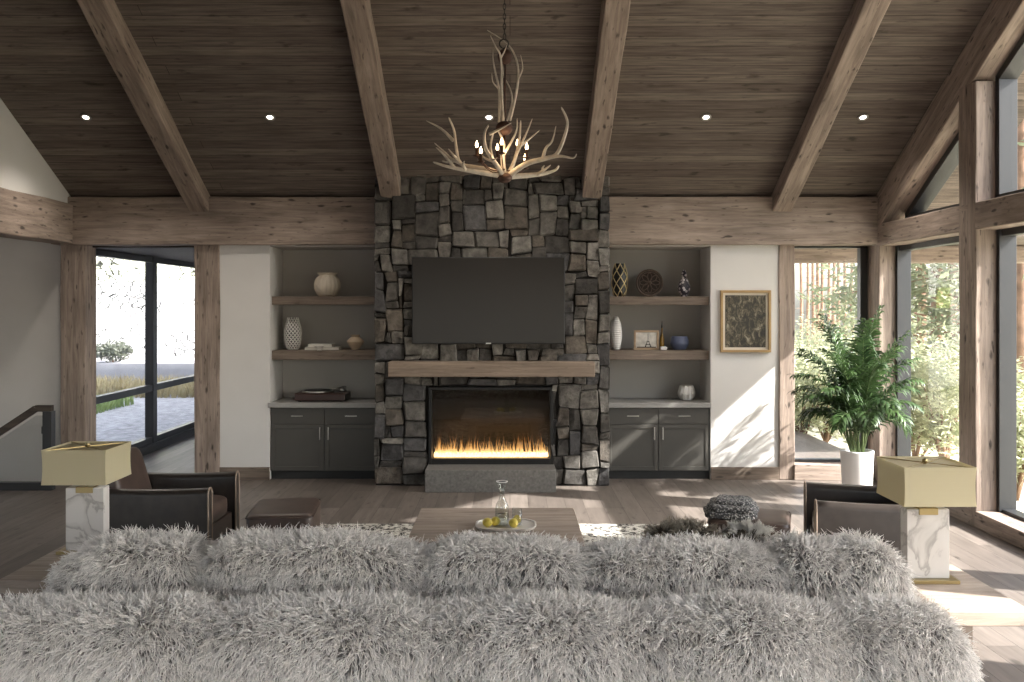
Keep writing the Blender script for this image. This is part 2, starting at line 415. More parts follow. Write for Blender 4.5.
mb = MB(); mb.box(SX1-.3, XC+.02, NY, NY+.15, 0, 2.8); mb.box(SX1-.3, XC+.02, YW+.03, NY+.1, 2.74, 2.85)
mb.box(SX1-.3, SX1-.2, YW, NY+.1, 0, 2.8); struct(mb.build('wall_niche', NICHE_SHADED), 'white recess with shade in its colour behind the shelves beside the chimney window side', 'wall')
# baseboards
for nm, x0, x1, lab in (('baseboard_left', XA, XB, 'wooden baseboard under the white wall by the hall'), ('baseboard_right', XC, XD, 'wooden baseboard under the artwork wall')):
    timber(nm, (x0, YW+.008, .075), (x1, YW+.008, .075), .024, .15, mat=SHELFW, label=lab, cat='baseboard', bev=.004)
# posts of the back wall
def post(px0, px1, y0, y1, z1, lab, X=None):
    x0, x1 = X if X else (wx(px0, y0), wx(px1, y0))
    timber('timber_post', ((x0+x1)/2, (y0+y1)/2, 0), ((x0+x1)/2, (y0+y1)/2, z1), y1-y0, x1-x0, (1, 0, 0), None, lab, 'post')
post(0, 0, YW+.0, YW+.3, BZ0+.01, 'corner timber post between stair rail and hall window', (wx(60, YW), wx(96.5, YW+.3)))
post(194, 219.5, YW+.0, YW+.3, BZ0+.01, 'timber post between hall window and white wall')
post(779, 795, YW+.0, YW+.3, BZ0+.01, 'timber post beside the framed artwork')
post(0, 0, 11.02, YW+.32, zc(11.1)-.3, 'corner timber post behind the palm', (XR, 4.5))
# posts of the window wall
PY = (8.90, 6.72, 4.54, 2.36, .18)
for i, y in enumerate(PY):
    zt = zc(y)-.4 if y > YRIDGE else zc(2*YRIDGE-y)-.4
    post(0, 0, y-.165, y+.165, zt, ['timber window post behind the marble lamp', 'second timber window post along the window wall', 'third timber window post along the window wall',
         'fourth timber window post along the window wall', 'fifth timber window post along the window wall'][i], (XR, 4.5))
# low sill kerb along the window wall
timber('trim_1', (4.42, YB, .075), (4.42, 11.05, .075), .28, .15, label='low timber sill under the tall windows', cat='sill', bev=.008)

# ------------------------------------------------------------------ windows
wn = [0]
def window(label, panes, frame_boxes, mat=GREYMETAL, M=None):
    wn[0] += 1
    t = thing('window_%d' % wn[0], label, 'window'); t['kind'] = 'structure'
    mb = MB()
    for b in frame_boxes:
        if callable(b): b(mb)
        else: mb.box(*b)
    mb.build('window_frame', mat, t, bevel=.004)
    for p in panes:
        q = MB()
        if callable(p): p(q)
        else: q.box(*p)
        q.build('pane', GLASS, t)
    return t
GX = 4.57
ys = [11.02]+[y for y in PY]
for i in range(len(ys)-1):
    a = ys[i+1]+.165; b = ys[i]-(.165 if i else 0)
    fb = [(4.47, 4.63, a-.02, a+.055, .1, 2.76), (4.47, 4.63, b-.055, b+.02, .1, 2.76), (4.5, 4.63, a, b, .1, .18), (4.5, 4.63, a, b, 2.68, 2.76)]
    window(['tall window bay between the corner post and the lamp post', 'tall window bay beside the marble lamp', 'third tall window bay', 'fourth tall window bay', 'fifth tall window bay'][i],
           [(GX-.004, GX+.004, a+.05, b-.05, .17, 2.69)], fb)
# unseen plaster gable past the second bay, closed to keep sun off the sofa
mb = MB(); mb.prism([(YB, 2.98), (PY[1]-.1, 2.98), (PY[1]-.1, zc(PY[1]-.1)+.05), (YRIDGE, zc(YRIDGE)+.05), (YB, ZP+.05)], 4.45, 4.63, 'x')
struct(mb.build('wall_right', WALL), 'unseen white gable wall blocking sun above the nearest window bays', 'wall')
# clerestory panes between beam and gable rafter
for i in range(2):
    a = ys[i+1]+.165; b = ys[i]-(.165 if i else 0)
    zt = lambda y: (zc(y) if y > YRIDGE else zc(2*YRIDGE-y))-.45
    zb = 2.99
    if zt(b) < zb+.05: b = YW-(zb+.1+.45-ZP)/SL
    a -= .025
    poly = [(a, zb), (b, zb), (b, max(zt(b), zb+.02)), (a, zt(a))]
    if i == 2: poly = [(a, zb), (b, zb), (b, zt(b)), (YRIDGE, zt(YRIDGE)), (a, zt(a))]
    def fr(mb, poly=poly):
        n = len(poly); cx = sum(p[0] for p in poly)/n; cz = sum(p[1] for p in poly)/n
        for k in range(n):
            p, q = poly[k], poly[(k+1) % n]
            d = Vector((q[0]-p[0], q[1]-p[1])); 
            if d.length < .03: continue
            d.normalize(); nn = Vector((-d.y, d.x))
            if nn.dot(Vector((cx-p[0], cz-p[1]))) < 0: nn = -nn
            w = .07
            mb.prism([p, q, (q[0]+nn.x*w, q[1]+nn.y*w), (p[0]+nn.x*w, p[1]+nn.y*w)], 4.46, 4.63, 'x')
    window(['triangular clerestory window over the corner bay', 'clerestory window over the lamp bay', 'third clerestory window', 'fourth clerestory window', 'fifth clerestory window'][i],
           [lambda q, poly=poly: q.prism(poly, GX-.004, GX+.004, 'x')], [fr])
# back-wall corner window behind the palm
wx0, wx1 = wx(795, YW+.05), wx(866, 11.4)
gy = 11.4
window('tall window behind the palm', [(wx0, wx1-.03, gy-.004, gy+.004, .2, 2.76)],
       [(wx0-.03, wx0+.012, gy-.05, gy+.05, .15, 2.8), (wx1-.085, wx1, gy-.05, gy+.06, .15, 2.8), (wx0, wx1, gy-.05, gy+.05, .15, .21), (wx0, wx1, gy-.05, gy+.05, 2.735, 2.8)], DARKMETAL)
timber('trim_2', (wx0-.03, YW+.12, .09), (4.3, YW+.12, .09), .3, .18, label='timber sill under the window behind the palm', cat='sill', bev=.006)
# hall window (in a wall that runs away from the viewer behind the opening)
HX = -5.1
hy0, hy1 = 11.45, 18.0
fb = [(HX-.05, HX+.05, hy0, hy1, .1, .19), (HX-.05, HX+.05, hy0, hy1, 2.66, 2.74), (HX-.05, HX+.05, hy0, hy1, .84, .93)]
for y in (11.5, 13.5, 15.75, 17.95): fb.append((HX-.06, HX+.06, y-.075, y+.075, .1, 2.74))
ps = []
for a, b in ((11.55, 13.45), (13.55, 15.7), (15.8, 17.9)):
    ps += [(HX-.004, HX+.004, a, b, .17, .86), (HX-.004, HX+.004, a, b, .91, 2.68)]
window('tall dark-framed window of the hall looking out on a stone wall', ps, fb, DARKMETAL)
mb = MB(); mb.box(HX-.1, HX+.1, hy0, hy1, 0, .11); struct(mb.build('wall_sill', DARKMETAL), 'dark kerb under the hall window', 'sill')
mb = MB(); mb.box(-3.45, -3.25, NY, 18.2, 0, 2.8); mb.box(-5.2, -3.25, 18, 18.2, 0, 2.8); struct(mb.build('wall_corridor', WALL), 'white walls at the end of the hall', 'wall')
mb = MB(); mb.box(-1.0, 1.0, -.9, .9, -.1, 0)
o = MB().box(-5.25, -3.2, YW+.2, 18.2, 0, .2).build('ceiling_corridor', wood('dark_ceiling_oak', (.03, .023, .018), (.08, .06, .046), .4), loc=(0, 0, 2.74)); struct(o, 'dark wooden ceiling of the hall', 'ceiling')

# ------------------------------------------------------------------ stair rail
t = thing('stair_railing', 'dark handrail with glass guard at the head of the stairs', 'railing', (-5.2, 10.55, 0))
rz0 = .905
mb = MB()
p = [(.12, 0, rz0), (-.06, 0, rz0), (-.7, 0, rz0-.42), (-1.9, 0, rz0-1.2)]
for a, b in zip(p[:-1], p[1:]):
    a = Vector(a); b = Vector(b); d = (b-a).normalized(); u = Vector((0, 1, 0)).cross(d) if d.x < 0 else Vector((0, 0, 1))
    u = Vector((-d.z, 0, d.x)); u = -u if u.z < 0 else u
    mb.add([a+Vector((0, s, 0))+u*h for s in (-.03, .03) for h in (-.035, .035)]+[b+Vector((0, s, 0))+u*h for s in (-.03, .03) for h in (-.035, .035)],
           [(0, 1, 3, 2), (4, 6, 7, 5), (0, 4, 5, 1), (2, 3, 7, 6), (1, 5, 7, 3), (0, 2, 6, 4)])
mb.build('handrail', wood('handrail_walnut', (.035, .026, .02), (.09, .07, .055), .3), t)
MB().box(.03, .13, -.05, .05, 0, rz0-.03).build('newel_post', DARKMETAL, t, bevel=.004)
MB().box(.005, .03, -.02, .02, rz0-.28, rz0-.2).build('bracket', DARKMETAL, t)
MB().box(-3, .03, -.04, .04, -.05, .085).build('base_shoe', DARKMETAL, t)
MB().prism([(-3, .08), (.02, .08), (.02, rz0-.08), (-.06, rz0-.08), (-1.18, .09), (-3, .09)], -.006, .006).build('glass_panel', thin_glass('rail_glass', (.86, .87, .87), 1.0), t)
mb = MB()
for k in range(9): mb.box(-5.5-.27*(k+1), -5.5-.27*k, 10.6, YW+.12, -.175*(k+1)-.2, -.175*(k+1))
struct(mb.build('floor_stairs', SHELFW), 'wooden stairs leading down behind the railing', 'stairs')

# ================================================================== FIREPLACE
FY = 10.82
fcx = (SX0+SX1)/2
fp = thing('fireplace', 'dark stone chimney with linear gas fireplace and wooden mantel', 'fireplace', (fcx, FY, 0))
W2 = (SX1-SX0)/2; HT = zc(FY)-.0
fx0, fx1 = wx(429, FY)-fcx, wx(553, FY)-fcx; fz0, fz1 = .235, wz(387, FY)
def cladding():
    rr = random.Random(11); cs = .0675
    nx = round(2*W2/cs); nz = int(3.75/cs)
    cx = 2*W2/nx
    occ = [[False]*nx for _ in range(nz)]
    for j in range(nz):
        for i in range(nx):
            x = -W2+(i+.5)*cx; z = (j+.5)*cs
            if fx0 < x < fx1 and z < fz1: occ[j][i] = True
    jit = {}
    def node(i, j):
        if (i, j) not in jit:
            edge = i in (0, nx)
            jit[(i, j)] = (rr.uniform(-.004, .012)*(1 if i == 0 else -1) if edge else rr.uniform(-.023, .023), rr.uniform(-.019, .019))
        d = jit[(i, j)]
        return (-W2+i*cx+d[0], j*cs+d[1])
    mb = MB()
    for j in range(nz):
        for i in range(nx):
            if occ[j][i]: continue
            w = rr.choice((1, 2, 2, 3, 3, 4, 4, 5)); h = rr.choice((1, 2, 2, 3, 3, 4)); 
            if w <= 1 and h > 2: h = 2
            if w >= 5: h = min(h, 3)
            ww = 0
            while ww < w and i+ww < nx and not occ[j][i+ww]: ww += 1
            if i+ww < nx and not occ[j][i+ww] and (i+ww+1 >= nx or occ[j][i+ww+1]) and ww < 5: ww += 1
            w = ww; h = min(h, nz-j)
            hh = 1
            while hh < h and all(not occ[j+hh][i+k] for k in range(w)): hh += 1
            h = hh
            for q in range(h):
                for k in range(w): occ[j+q][i+k] = True
            A, B, Cc, D = node(i, j), node(i+w, j), node(i+w, j+h), node(i, j+h)
            cxm = (A[0]+B[0]+Cc[0]+D[0])/4; czm = (A[1]+B[1]+Cc[1]+D[1])/4
            if czm > HT+.1: continue
            g = .005
            prot = rr.uniform(.015, .06); tx, tz = rr.uniform(-.02, .02), rr.uniform(-.02, .02)
            nn = 5
            base = rr.choice(((.085, .078, .070), (.125, .115, .103), (.06, .055, .05), (.15, .138, .122), (.105, .09, .075), (.19, .178, .16), (.075, .072, .072)))
            f = rr.uniform(.75, 1.3); col = tuple(c*f for c in base)
            vs = []
            hx = max(.03, w*cx/2); hz = max(.03, h*cs/2)
            for b_ in range(nn):
                for a_ in range(nn):
                    u = (0, .09, .5, .91, 1)[a_]; v = (0, .09, .5, .91, 1)[b_]
                    x = (A[0]*(1-u)+B[0]*u)*(1-v)+(D[0]*(1-u)+Cc[0]*u)*v
                    z = (A[1]*(1-u)+B[1]*u)*(1-v)+(D[1]*(1-u)+Cc[1]*u)*v
                    edge = a_ in (0, nn-1) or b_ in (0, nn-1)
                    corner = a_ in (0, nn-1) and b_ in (0, nn-1)
                    k = g*(1.0 if not corner else 2.2)
                    if edge:
                        if a_ == 0: x += k
                        if a_ == nn-1: x -= k
                        if b_ == 0: z += k
                        if b_ == nn-1: z -= k
                    y = .0 if edge else -(prot+tx*(u-.5)*2+tz*(v-.5)*2+rr.uniform(-.008, .008))
                    if edge: y = -prot*rr.uniform(.45, .7)
                    vs.append((x, y, z))
            o0 = len(vs)
            ring = [b_*nn+a_ for a_, b_ in [(k, 0) for k in range(nn)]+[(nn-1, k) for k in range(1, nn)]+[(k, nn-1) for k in range(nn-2, -1, -1)]+[(0, k) for k in range(nn-2, 0, -1)]]
            for r_ in ring: vs.append((vs[r_][0], .03, vs[r_][2]))
            fs = [(b_*nn+a_, b_*nn+a_+1, (b_+1)*nn+a_+1, (b_+1)*nn+a_) for a_ in range(nn-1) for b_ in range(nn-1)]
            m = len(ring)
            for k in range(m): fs.append((ring[k], o0+k, o0+(k+1) % m, ring[(k+1) % m]))
            mb.add(vs, fs, col)
    return mb
cladding().build('stone_cladding', STONE, fp)
mb = MB(); b0 = .02
mb.box(-W2+.02, fx0-.01, b0, .5, 0, 3.8); mb.box(fx1+.01, W2-.02, b0, .5, 0, 3.8); mb.box(fx0-.01, fx1+.01, b0, .5, fz1+.01, 3.8)
mb.build('chimney_core', MORTAR, fp)
mxa, mxb = wx(388, 10.56)-fcx, wx(595, 10.56)-fcx
ml = mxb-mxa
MB().box(-ml/2, ml/2, -.26, .03, -.083, .083).build('mantel', MANTELW, fp, bevel=.008, loc=((mxa+mxb)/2, 0, wz(369.5, 10.56)))
hxa, hxb = wx(425, 10.40)-fcx, wx(556, 10.40)-fcx
MB().box(hxa, hxb, -.43, .06, 0, .245).build('hearth', CONC, fp, bevel=.006)
# firebox
mb = MB(); fw = .035
mb.box(fx0, fx0+fw, -.05, .06, fz0, fz1); mb.box(fx1-fw, fx1, -.05, .06, fz0, fz1); mb.box(fx0+fw, fx1-fw, -.05, .06, fz1-.03, fz1); mb.box(fx0+fw, fx1-fw, -.05, .06, fz0, fz0+.075)
mb.build('firebox_frame', BLACKM, fp, bevel=.003)
mb = MB(); mb.box(fx0+.01, fx1-.01, .44, .46, fz0, fz1); mb.box(fx0, fx0+.02, .06, .46, fz0, fz1); mb.box(fx1-.02, fx1, .06, .46, fz0, fz1); mb.box(fx0, fx1, .06, .46, fz1-.02, fz1); mb.box(fx0, fx1, .06, .46, fz0-.02, fz0+.06)
mb.build('firebox_lining', BRICKD, fp)
MB().box(fx0+fw, fx1-fw, -.005, .003, fz0+.07, fz1-.03).build('glass_front', FIREGLASS, fp)
bx0, bx1 = wx(434, 10.95)-fcx, wx(548, 10.95)-fcx
bz = wz(457, 10.95)
MB().box(bx0, bx1, .1, .2, fz0+.03, bz).build('burner_tray', BLACKM, fp)
def firemat():
    m, nt, b = newmat('gas_flame'); nt.nodes.remove(b)
    at = N(nt, 'ShaderNodeAttribute'); at.attribute_name = 'Col'
    sp = N(nt, 'ShaderNodeSeparateColor'); L(nt, at.outputs['Color'], sp.inputs[0])
    col = ramp(nt, sp.outputs[0], [(0, (1, .74, .36)), (.35, (1, .52, .16)), (1, (1, .33, .07))])
    em = N(nt, 'ShaderNodeEmission'); L(nt, col, em.inputs[0])
    st = ramp(nt, sp.outputs[0], [(0, 1.0), (.3, .35), (1, .08)])
    mu = N(nt, 'ShaderNodeMath', operation='MULTIPLY'); L(nt, st, mu.inputs[0]); mu.inputs[1].default_value = 5; L(nt, mu.outputs[0], em.inputs[1])
    tr = N(nt, 'ShaderNodeBsdfTransparent'); mx = N(nt, 'ShaderNodeMixShader')
    L(nt, ramp(nt, sp.outputs[0], [(0, .75), (.35, .3), (1, .03)]), mx.inputs[0]); L(nt, tr.outputs[0], mx.inputs[1]); L(nt, em.outputs[0], mx.inputs[2])
    L(nt, mx.outputs[0], nt.nodes['Material Output'].inputs[0])
    return m
def flames():
    rr = random.Random(5); mb = MB()
    for k in range(320):
        x = rr.uniform(bx0+.01, bx1-.01); y = .15+rr.uniform(-.04, .04)
        big = rr.random() < .14
        h = rr.uniform(.25, .5) if big else rr.uniform(.05, .2)
        w = rr.uniform(.004, .008)*(.9 if big else 1.4); lean = rr.uniform(-.06, .06); ph = rr.uniform(0, 6)
        n = 8; prev = None; o = len(mb.v)
        for i in range(n+1):
            t = i/n
            r = w*(1-t)**.7*(.6+1.2*math.sin(PI*min(1, t*1.3+.15))) + .0006
            px_ = x+lean*t*h*3+.012*math.sin(ph+t*6)*t; pz = bz-.005+h*t
            for q in range(5):
                a = 2*PI*q/5; mb.v.append((px_+r*math.cos(a), y+r*math.sin(a), pz))
        for i in range(n):
            tt = (i+.5)/n
            for q in range(5):
                q2 = (q+1) % 5
                mb.f.append((o+i*5+q, o+i*5+q2, o+i*5+5+q2, o+i*5+5+q)); mb.c.append((min(1, tt*h/.28), 0, 0))
    return mb
fl = flames().build('flames', firemat(), fp, smooth=True); fl['kind'] = 'stuff'; fl['label'] = 'row of thin orange gas flames'
MB().box(bx0, bx1, .11, .19, bz, bz+.05).build('burner_bed', emit('glowing_burner', (1, .62, .25), 4.5), fp, bevel=.01)
lt = bpy.data.lights.new('fire_light', 'AREA'); lt.shape = 'RECTANGLE'; lt.size = 1.2; lt.size_y = .15; lt.energy = 1.2; lt.color = (1, .55, .2)
lo = bpy.data.objects.new('fire_light', lt); COL.objects.link(lo); lo.parent = fp; lo.location = (0, .3, fz0+.35); lo.rotation_euler = (PI/2, 0, 0)

# television
t = thing('television', 'black flat television on the stone chimney over the mantel', 'television', (wx(488.5, 10.7), 10.76, wz(300.5, 10.7)))
tw, th = 153/F*10.7, 87/F*10.7
MB().box(-tw/2, tw/2, -.06, -.02, -th/2, th/2).build('housing', BLACKP, t, bevel=.006)
MB().box(-tw/2+.012, tw/2-.012, -.064, -.058, -th/2+.018, th/2-.012).build('screen', TVSCR, t)
MB().box(-.03, .03, -.067, -.055, -th/2+.002, -th/2+.014).build('badge', CHROME, t)
MB().box(-.25, .25, -.02, .04, -.2, .2).build('wall_bracket', BLACKP, t)

# ------------------------------------------------------------------ cabinets, counters, shelves
def cabinet(x0, x1, label):
    t = thing('base_cabinet', label, 'cabinet', ((x0+x1)/2, YW+.03, 0)); w = (x1-x0)/2
    MB().box(-w, w, .02, .6, .1, .845).build('body', CAB, t)
    MB().box(-w, w, .05, .6, 0, .1).build('toe_kick', TOEK, t)
    def panel(xa, xb, za, zb, nm):
        mb = MB(); r = .05
        mb.box(xa, xb, .008, .022, za, zb)
        if zb-za > .25:
            mb.box(xa, xa+r, 0, .01, za, zb); mb.box(xb-r, xb, 0, .01, za, zb); mb.box(xa+r, xb-r, 0, .01, za, za+r); mb.box(xa+r, xb-r, 0, .01, zb-r, zb)
        else: mb.box(xa, xb, 0, .01, za, zb)
        return mb.build(nm, CAB, t, bevel=.0025)
    g = .004
    for s in (-1, 1):
        xa, xb = (-w+.006, -g) if s < 0 else (g, w-.006)
        d = panel(xa, xb, .655, .84, 'drawer'); c = (xa+xb)/2
        mb = MB(); mb.box(c-.07, c+.07, -.035, -.025, .745, .755); mb.box(c-.06, c-.052, -.03, .002, .746, .754); mb.box(c+.052, c+.06, -.03, .002, .746, .754); mb.build('handle', CHROME, d, bevel=.002)
        d = panel(xa, xb, .105, .648, 'door'); c = -.05 if s < 0 else .05
        mb = MB(); mb.box(c-.005, c+.005, -.035, -.025, .47, .62); mb.box(c-.004, c+.004, -.03, .002, .48, .488); mb.box(c-.004, c+.004, -.03, .002, .602, .61); mb.build('handle', CHROME, d, bevel=.002)
    return t
cabinet(XB+.003, SX0-.0, 'charcoal cabinet under the turntable'); cabinet(SX1+.0, XC-.005, 'charcoal cabinet under the white knobbly pot')
for x0, x1, lab in ((XB-.02, SX0+.02, 'grey stone counter carrying the turntable'), (SX1-.02, XC+.002, 'grey stone counter carrying the white knobbly pot')):
    mb = MB(); mb.box(x0, x1, YW-.005, NY-.004, .847, .905); tag(mb.build('countertop', COUNTER, bevel=.004), lab, 'countertop')
S1T, S1B, S2T, S2B = 2.155, 2.055, 1.515, 1.405
def shelf(x0, x1, zt, zb, lab):
    o = MB().box(-(x1-x0)/2, (x1-x0)/2, 0, NY-11.24, 0, zt-zb).build('floating_shelf', SHELFW, loc=((x0+x1)/2, 11.24, zb), bevel=.005); tag(o, lab, 'shelf')
shelf(XB+.004, SX0+.16, S1T, S1B, 'thick oak shelf carrying the ribbed pot'); shelf(XB+.004, SX0+.16, S2T, S2B, 'thick oak shelf carrying the lattice vase and books')
shelf(SX1-.16, XC-.004, S1T, S1B, 'thick oak shelf carrying the round carved disc'); shelf(SX1-.16, XC-.004, S2T, S2B, 'thick oak shelf carrying the tower picture and blue bowl')

# ------------------------------------------------------------------ shelf objects
YS = 11.48
CREAM = plain('cream_ceramic', (.62, .55, .45), .5, 0, .05, 10); BEIGE = plain('beige_ceramic', (.5, .39, .28), .5, 0, .08, 10)
WHITEC = plain('white_ceramic', (.72, .70, .67), .35); PAPER = plain('book_paper', (.7, .67, .6), .8); COVW = plain('book_cover_white', (.72, .7, .66), .6); COVG = plain('book_cover_grey', (.45, .43, .4), .6)
def lathe_thing(name, label, cat, loc, prof, mat, n=48, rfun=None, part='body'):
    t = MB().lathe(prof, n, rfun=rfun).build(name, mat, None, True, loc=loc)
    return tag(t, label, cat)
def interp(prof, k):
    P, _ = smooth_path([(r, 0, z) for r, z in prof], [0]*len(prof), k); return [(max(.0005, p.x), p.z) for p in P]
# ribbed pot
pr = interp([(.09, 0), (.115, .02), (.15, .09), (.155, .15), (.135, .215), (.105, .25), (.1, .262), (.12, .285), (.105, .287), (.09, .262)], 5)
lathe_thing('ribbed_pot', 'cream ribbed round pot with flared rim on the top shelf', 'pot', (wx(327.5, YS), YS, S1T), pr, CREAM, 144,
            lambda a, z: 1+(.05*abs(math.sin(a*9))-.02)*(1 if .01 < z < .25 else .2))
# lattice vases: woven helical strands over a core
def lattice_vase(name, label, loc, prof, core, strand, nstr, turns, r, coremat=True):
    t = thing(name, label, 'vase', loc); P = interp(prof, 6)
    MB().lathe([(a*.96, z) for a, z in P], 36).build('body', core, t, True)
    mb = MB(); H = P[-1][1]
    def rad(z):
        for (a, za), (b, zb_) in zip(P[:-1], P[1:]):
            if za <= z <= zb_+1e-6: return a+(b-a)*((z-za)/max(1e-6, zb_-za))
        return P[-1][0]
    for s in (-1, 1):
        for k in range(nstr):
            pts = []
            for i in range(33):
                z = H*i/32; a = 2*PI*k/nstr+s*turns*2*PI*i/32; q = rad(z); pts.append((q*math.cos(a), q*math.sin(a), z))
            mb.tube(pts, r, 5)
    mb.build('lattice', strand, t, True)
    return t
zh = .385
vp = [(.055, 0), (.085, .06), (.1, .17), (.095, .26), (.075, .34), (.062, zh)]
lattice_vase('lattice_vase', 'tall white diamond lattice vase beside the books', (wx(293, YS), YS, S2T), vp, plain('dark_vase_core', (.10, .095, .09), .6), WHITEC, 14, .55, .007)
vg = [(.055, 0), (.085, .06), (.096, .2), (.09, .29), (.07, .36), (.062, .4)]
lattice_vase('lattice_vase', 'black vase with gold diamond lattice on the top shelf', (wx(619.5, YS), YS, S1T), vg, plain('black_vase_core', (.012, .012, .012), .4), plain('gold_strands', (.72, .58, .32), .35, .6), 6, .42, .006)
# books + little bowl
def book(x, y, z, w, d, h, rz, mat, lab):
    t = thing('book', lab, 'book', (x, y, z), rz)
    MB().box(-w/2, w/2, -d/2, d/2, 0, .004).box(-w/2, w/2, -d/2, d/2, h-.004, h).box(-w/2, w/2, d/2-.004, d/2, 0, h).build('cover', mat, t)
    MB().box(-w/2+.006, w/2-.006, -d/2+.006, d/2-.005, .004, h-.004).build('pages', PAPER, t)
bxm = wx(322, YS-.02)
book(bxm+.01, YS, S2T, .42, .2, .034, .02, COVG, 'lower grey book of the pair beside the lattice vase')
book(bxm-.01, YS+.01, S2T+.0345, .30, .18, .034, -.05, COVW, 'upper white book of the pair beside the lattice vase')
lathe_thing('small_dish', 'small pale footed dish in front of the books', 'dish', (wx(319.5, 11.32), 11.32, S2T), interp([(.03, 0), (.02, .012), (.04, .03), (.055, .05), (.05, .05), (.03, .032)], 4), WHITEC, 32)
lathe_thing('squat_jar', 'squat beige jar with narrow neck on the shelf', 'jar', (wx(355.5, YS), YS, S2T), interp([(.045, 0), (.05, .012), (.095, .08), (.1, .105), (.06, .145), (.045, .155), (.058, .178), (.05, .178), (.035, .155)], 5), BEIGE, 48)
# turntable
t = thing('turntable', 'dark wood turntable with record and tonearm on the counter', 'turntable', (wx(323, 11.45), 11.45, .905))
MAHOG = plain('mahogany', (.035, .014, .01), .3, 0, .2, 10)
MB().box(-.3, .3, -.2, .2, .012, .1).build('plinth', MAHOG, t, bevel=.012)
for sx in (-1, 1):
    for sy in (-1, 1): MB().lathe([(.02, 0), (.02, .014)], 12, (sx*.25, sy*.15, 0)).build('foot', BLACKP, t)
MB().lathe([(.19, .1), (.19, .118), (.185, .122)], 48, (-.06, 0, 0)).build('platter', CHROME, t, True)
MB().lathe([(.165, .122), (.165, .1255), (.05, .126), (.004, .127)], 48, (-.06, 0, 0)).build('record', BLACKP, t, True)
MB().lathe([(.035, .1), (.035, .135), (.02, .14), (.02, .155)], 20, (.22, .1, 0)).build('arm_pivot', CHROME, t, True)
a_, b_ = smooth_path([(.25, .14, .15), (.22, .1, .155), (.2, -.02, .155), (.1, -.07, .14)], [.012, .007, .005, .006], 4)
MB().tube(a_, b_, 8).build('tonearm', CHROME, t, True)
# carved disc
t = thing('carved_disc', 'round carved dark wooden disc standing on the top shelf', 'ornament', (wx(649.5, 11.55), 11.55, S1T))
CARV = plain('carved_wood', (.11, .075, .055), .6, 0, .3, 20)
R = .168
def torus(mb, c, R, r, ax, n=40, m=8):
    pts = [(c[0]+R*math.cos(2*PI*k/n), c[1], c[2]+R*math.sin(2*PI*k/n)) if ax == 'y' else (c[0]+R*math.cos(2*PI*k/n), c[1]+R*math.sin(2*PI*k/n), c[2]) for k in range(n+1)]
    mb.tube(pts, r, m, False)
mb = MB(); torus(mb, (0, 0, R), R-.012, .013, 'y'); torus(mb, (0, 0, R), R-.04, .006, 'y'); mb.build('rim', CARV, t, True)
mb = MB(); mb.tube([(0, .008, R), (0, .012, R)], R-.015, 40); mb.build('disc_board', plain('carved_wood_dark', (.03, .018, .012), .7), t)
mb = MB()
for k in range(8):
    a = 2*PI*k/8
    pts = []
    for i in range(21):
        u = 2*PI*i/20; x = .07+.05*math.cos(u); y = .026*math.sin(u)
        pts.append((x*math.cos(a)-y*math.sin(a), -.004, R+x*math.sin(a)+y*math.cos(a)))
    mb.tube(pts, .0055, 6, False)
mb.build('petal_tracery', CARV, t, True)
MB().ellipsoid((0, -.008, R), (.024, .014, .024), 16, 10).build('hub', CARV, t, True)
# mottled teardrop vase
def damask():
    m, nt, b = newmat('damask_glaze'); n = N(nt, 'ShaderNodeTexVoronoi'); L(nt, coords(nt), n.inputs['Vector']); n.inputs['Scale'].default_value = 26
    L(nt, ramp(nt, n.outputs['Distance'], [(.38, (.62, .58, .6)), (.46, (.04, .035, .05))]), b.inputs['Base Color']); b.inputs['Roughness'].default_value = .35
    return m
lathe_thing('teardrop_vase', 'white and black mottled teardrop vase on the top shelf', 'vase', (wx(684, YS), YS, S1T), interp([(.04, 0), (.045, .015), (.075, .09), (.07, .14), (.045, .2), (.026, .24), (.032, .27), (.02, .31), (.004, .325)], 5), damask(), 40)
def ribbed_white():
    m, nt, b = newmat('white_banded_ceramic'); w = N(nt, 'ShaderNodeTexWave'); w.bands_direction = 'Z'; L(nt, coords(nt, rnd=False), w.inputs['Vector']); w.inputs['Scale'].default_value = 14
    b.inputs['Base Color'].default_value = (.7, .68, .66, 1); b.inputs['Roughness'].default_value = .4; bump(nt, b, w.outputs[1], .4, .01)
    return m
lathe_thing('ovoid_vase', 'tall smooth white egg-shaped vase beside the chimney', 'vase', (wx(616, YS), YS, S2T), interp([(.03, 0), (.045, .01), (.07, .12), (.073, .2), (.06, .31), (.035, .38), (.02, .4)], 6), ribbed_white(), 40)
# tower picture
t = thing('picture_frame', 'small wooden frame with picture of a lattice tower on the shelf', 'picture', (wx(646.5, 11.42), 11.42, S2T))
fwid, fh = .30, .235
PINE = wood('frame_pine', (.36, .25, .16), (.5, .37, .25), .1)
mb = MB(); k = .025
mb.box(-fwid/2, fwid/2, 0, .02, 0, k); mb.box(-fwid/2, fwid/2, 0, .02, fh-k, fh); mb.box(-fwid/2, -fwid/2+k, 0, .02, k, fh-k); mb.box(fwid/2-k, fwid/2, 0, .02, k, fh-k)
mb.build('frame', PINE, t, bevel=.003)
MB().box(-fwid/2+k, fwid/2-k, .012, .018, k, fh-k).build('print_paper', plain('print_paper', (.55, .52, .47), .7, 0, .25, 14), t)
INK = plain('print_ink', (.05, .045, .04), .8)
mb = MB(); tx = .02; y0, y1 = .0105, .012; z0, z1 = k+.004, fh-k-.015
def twid(u): return .042*(1-u)**2.4+.0025
segs = 12
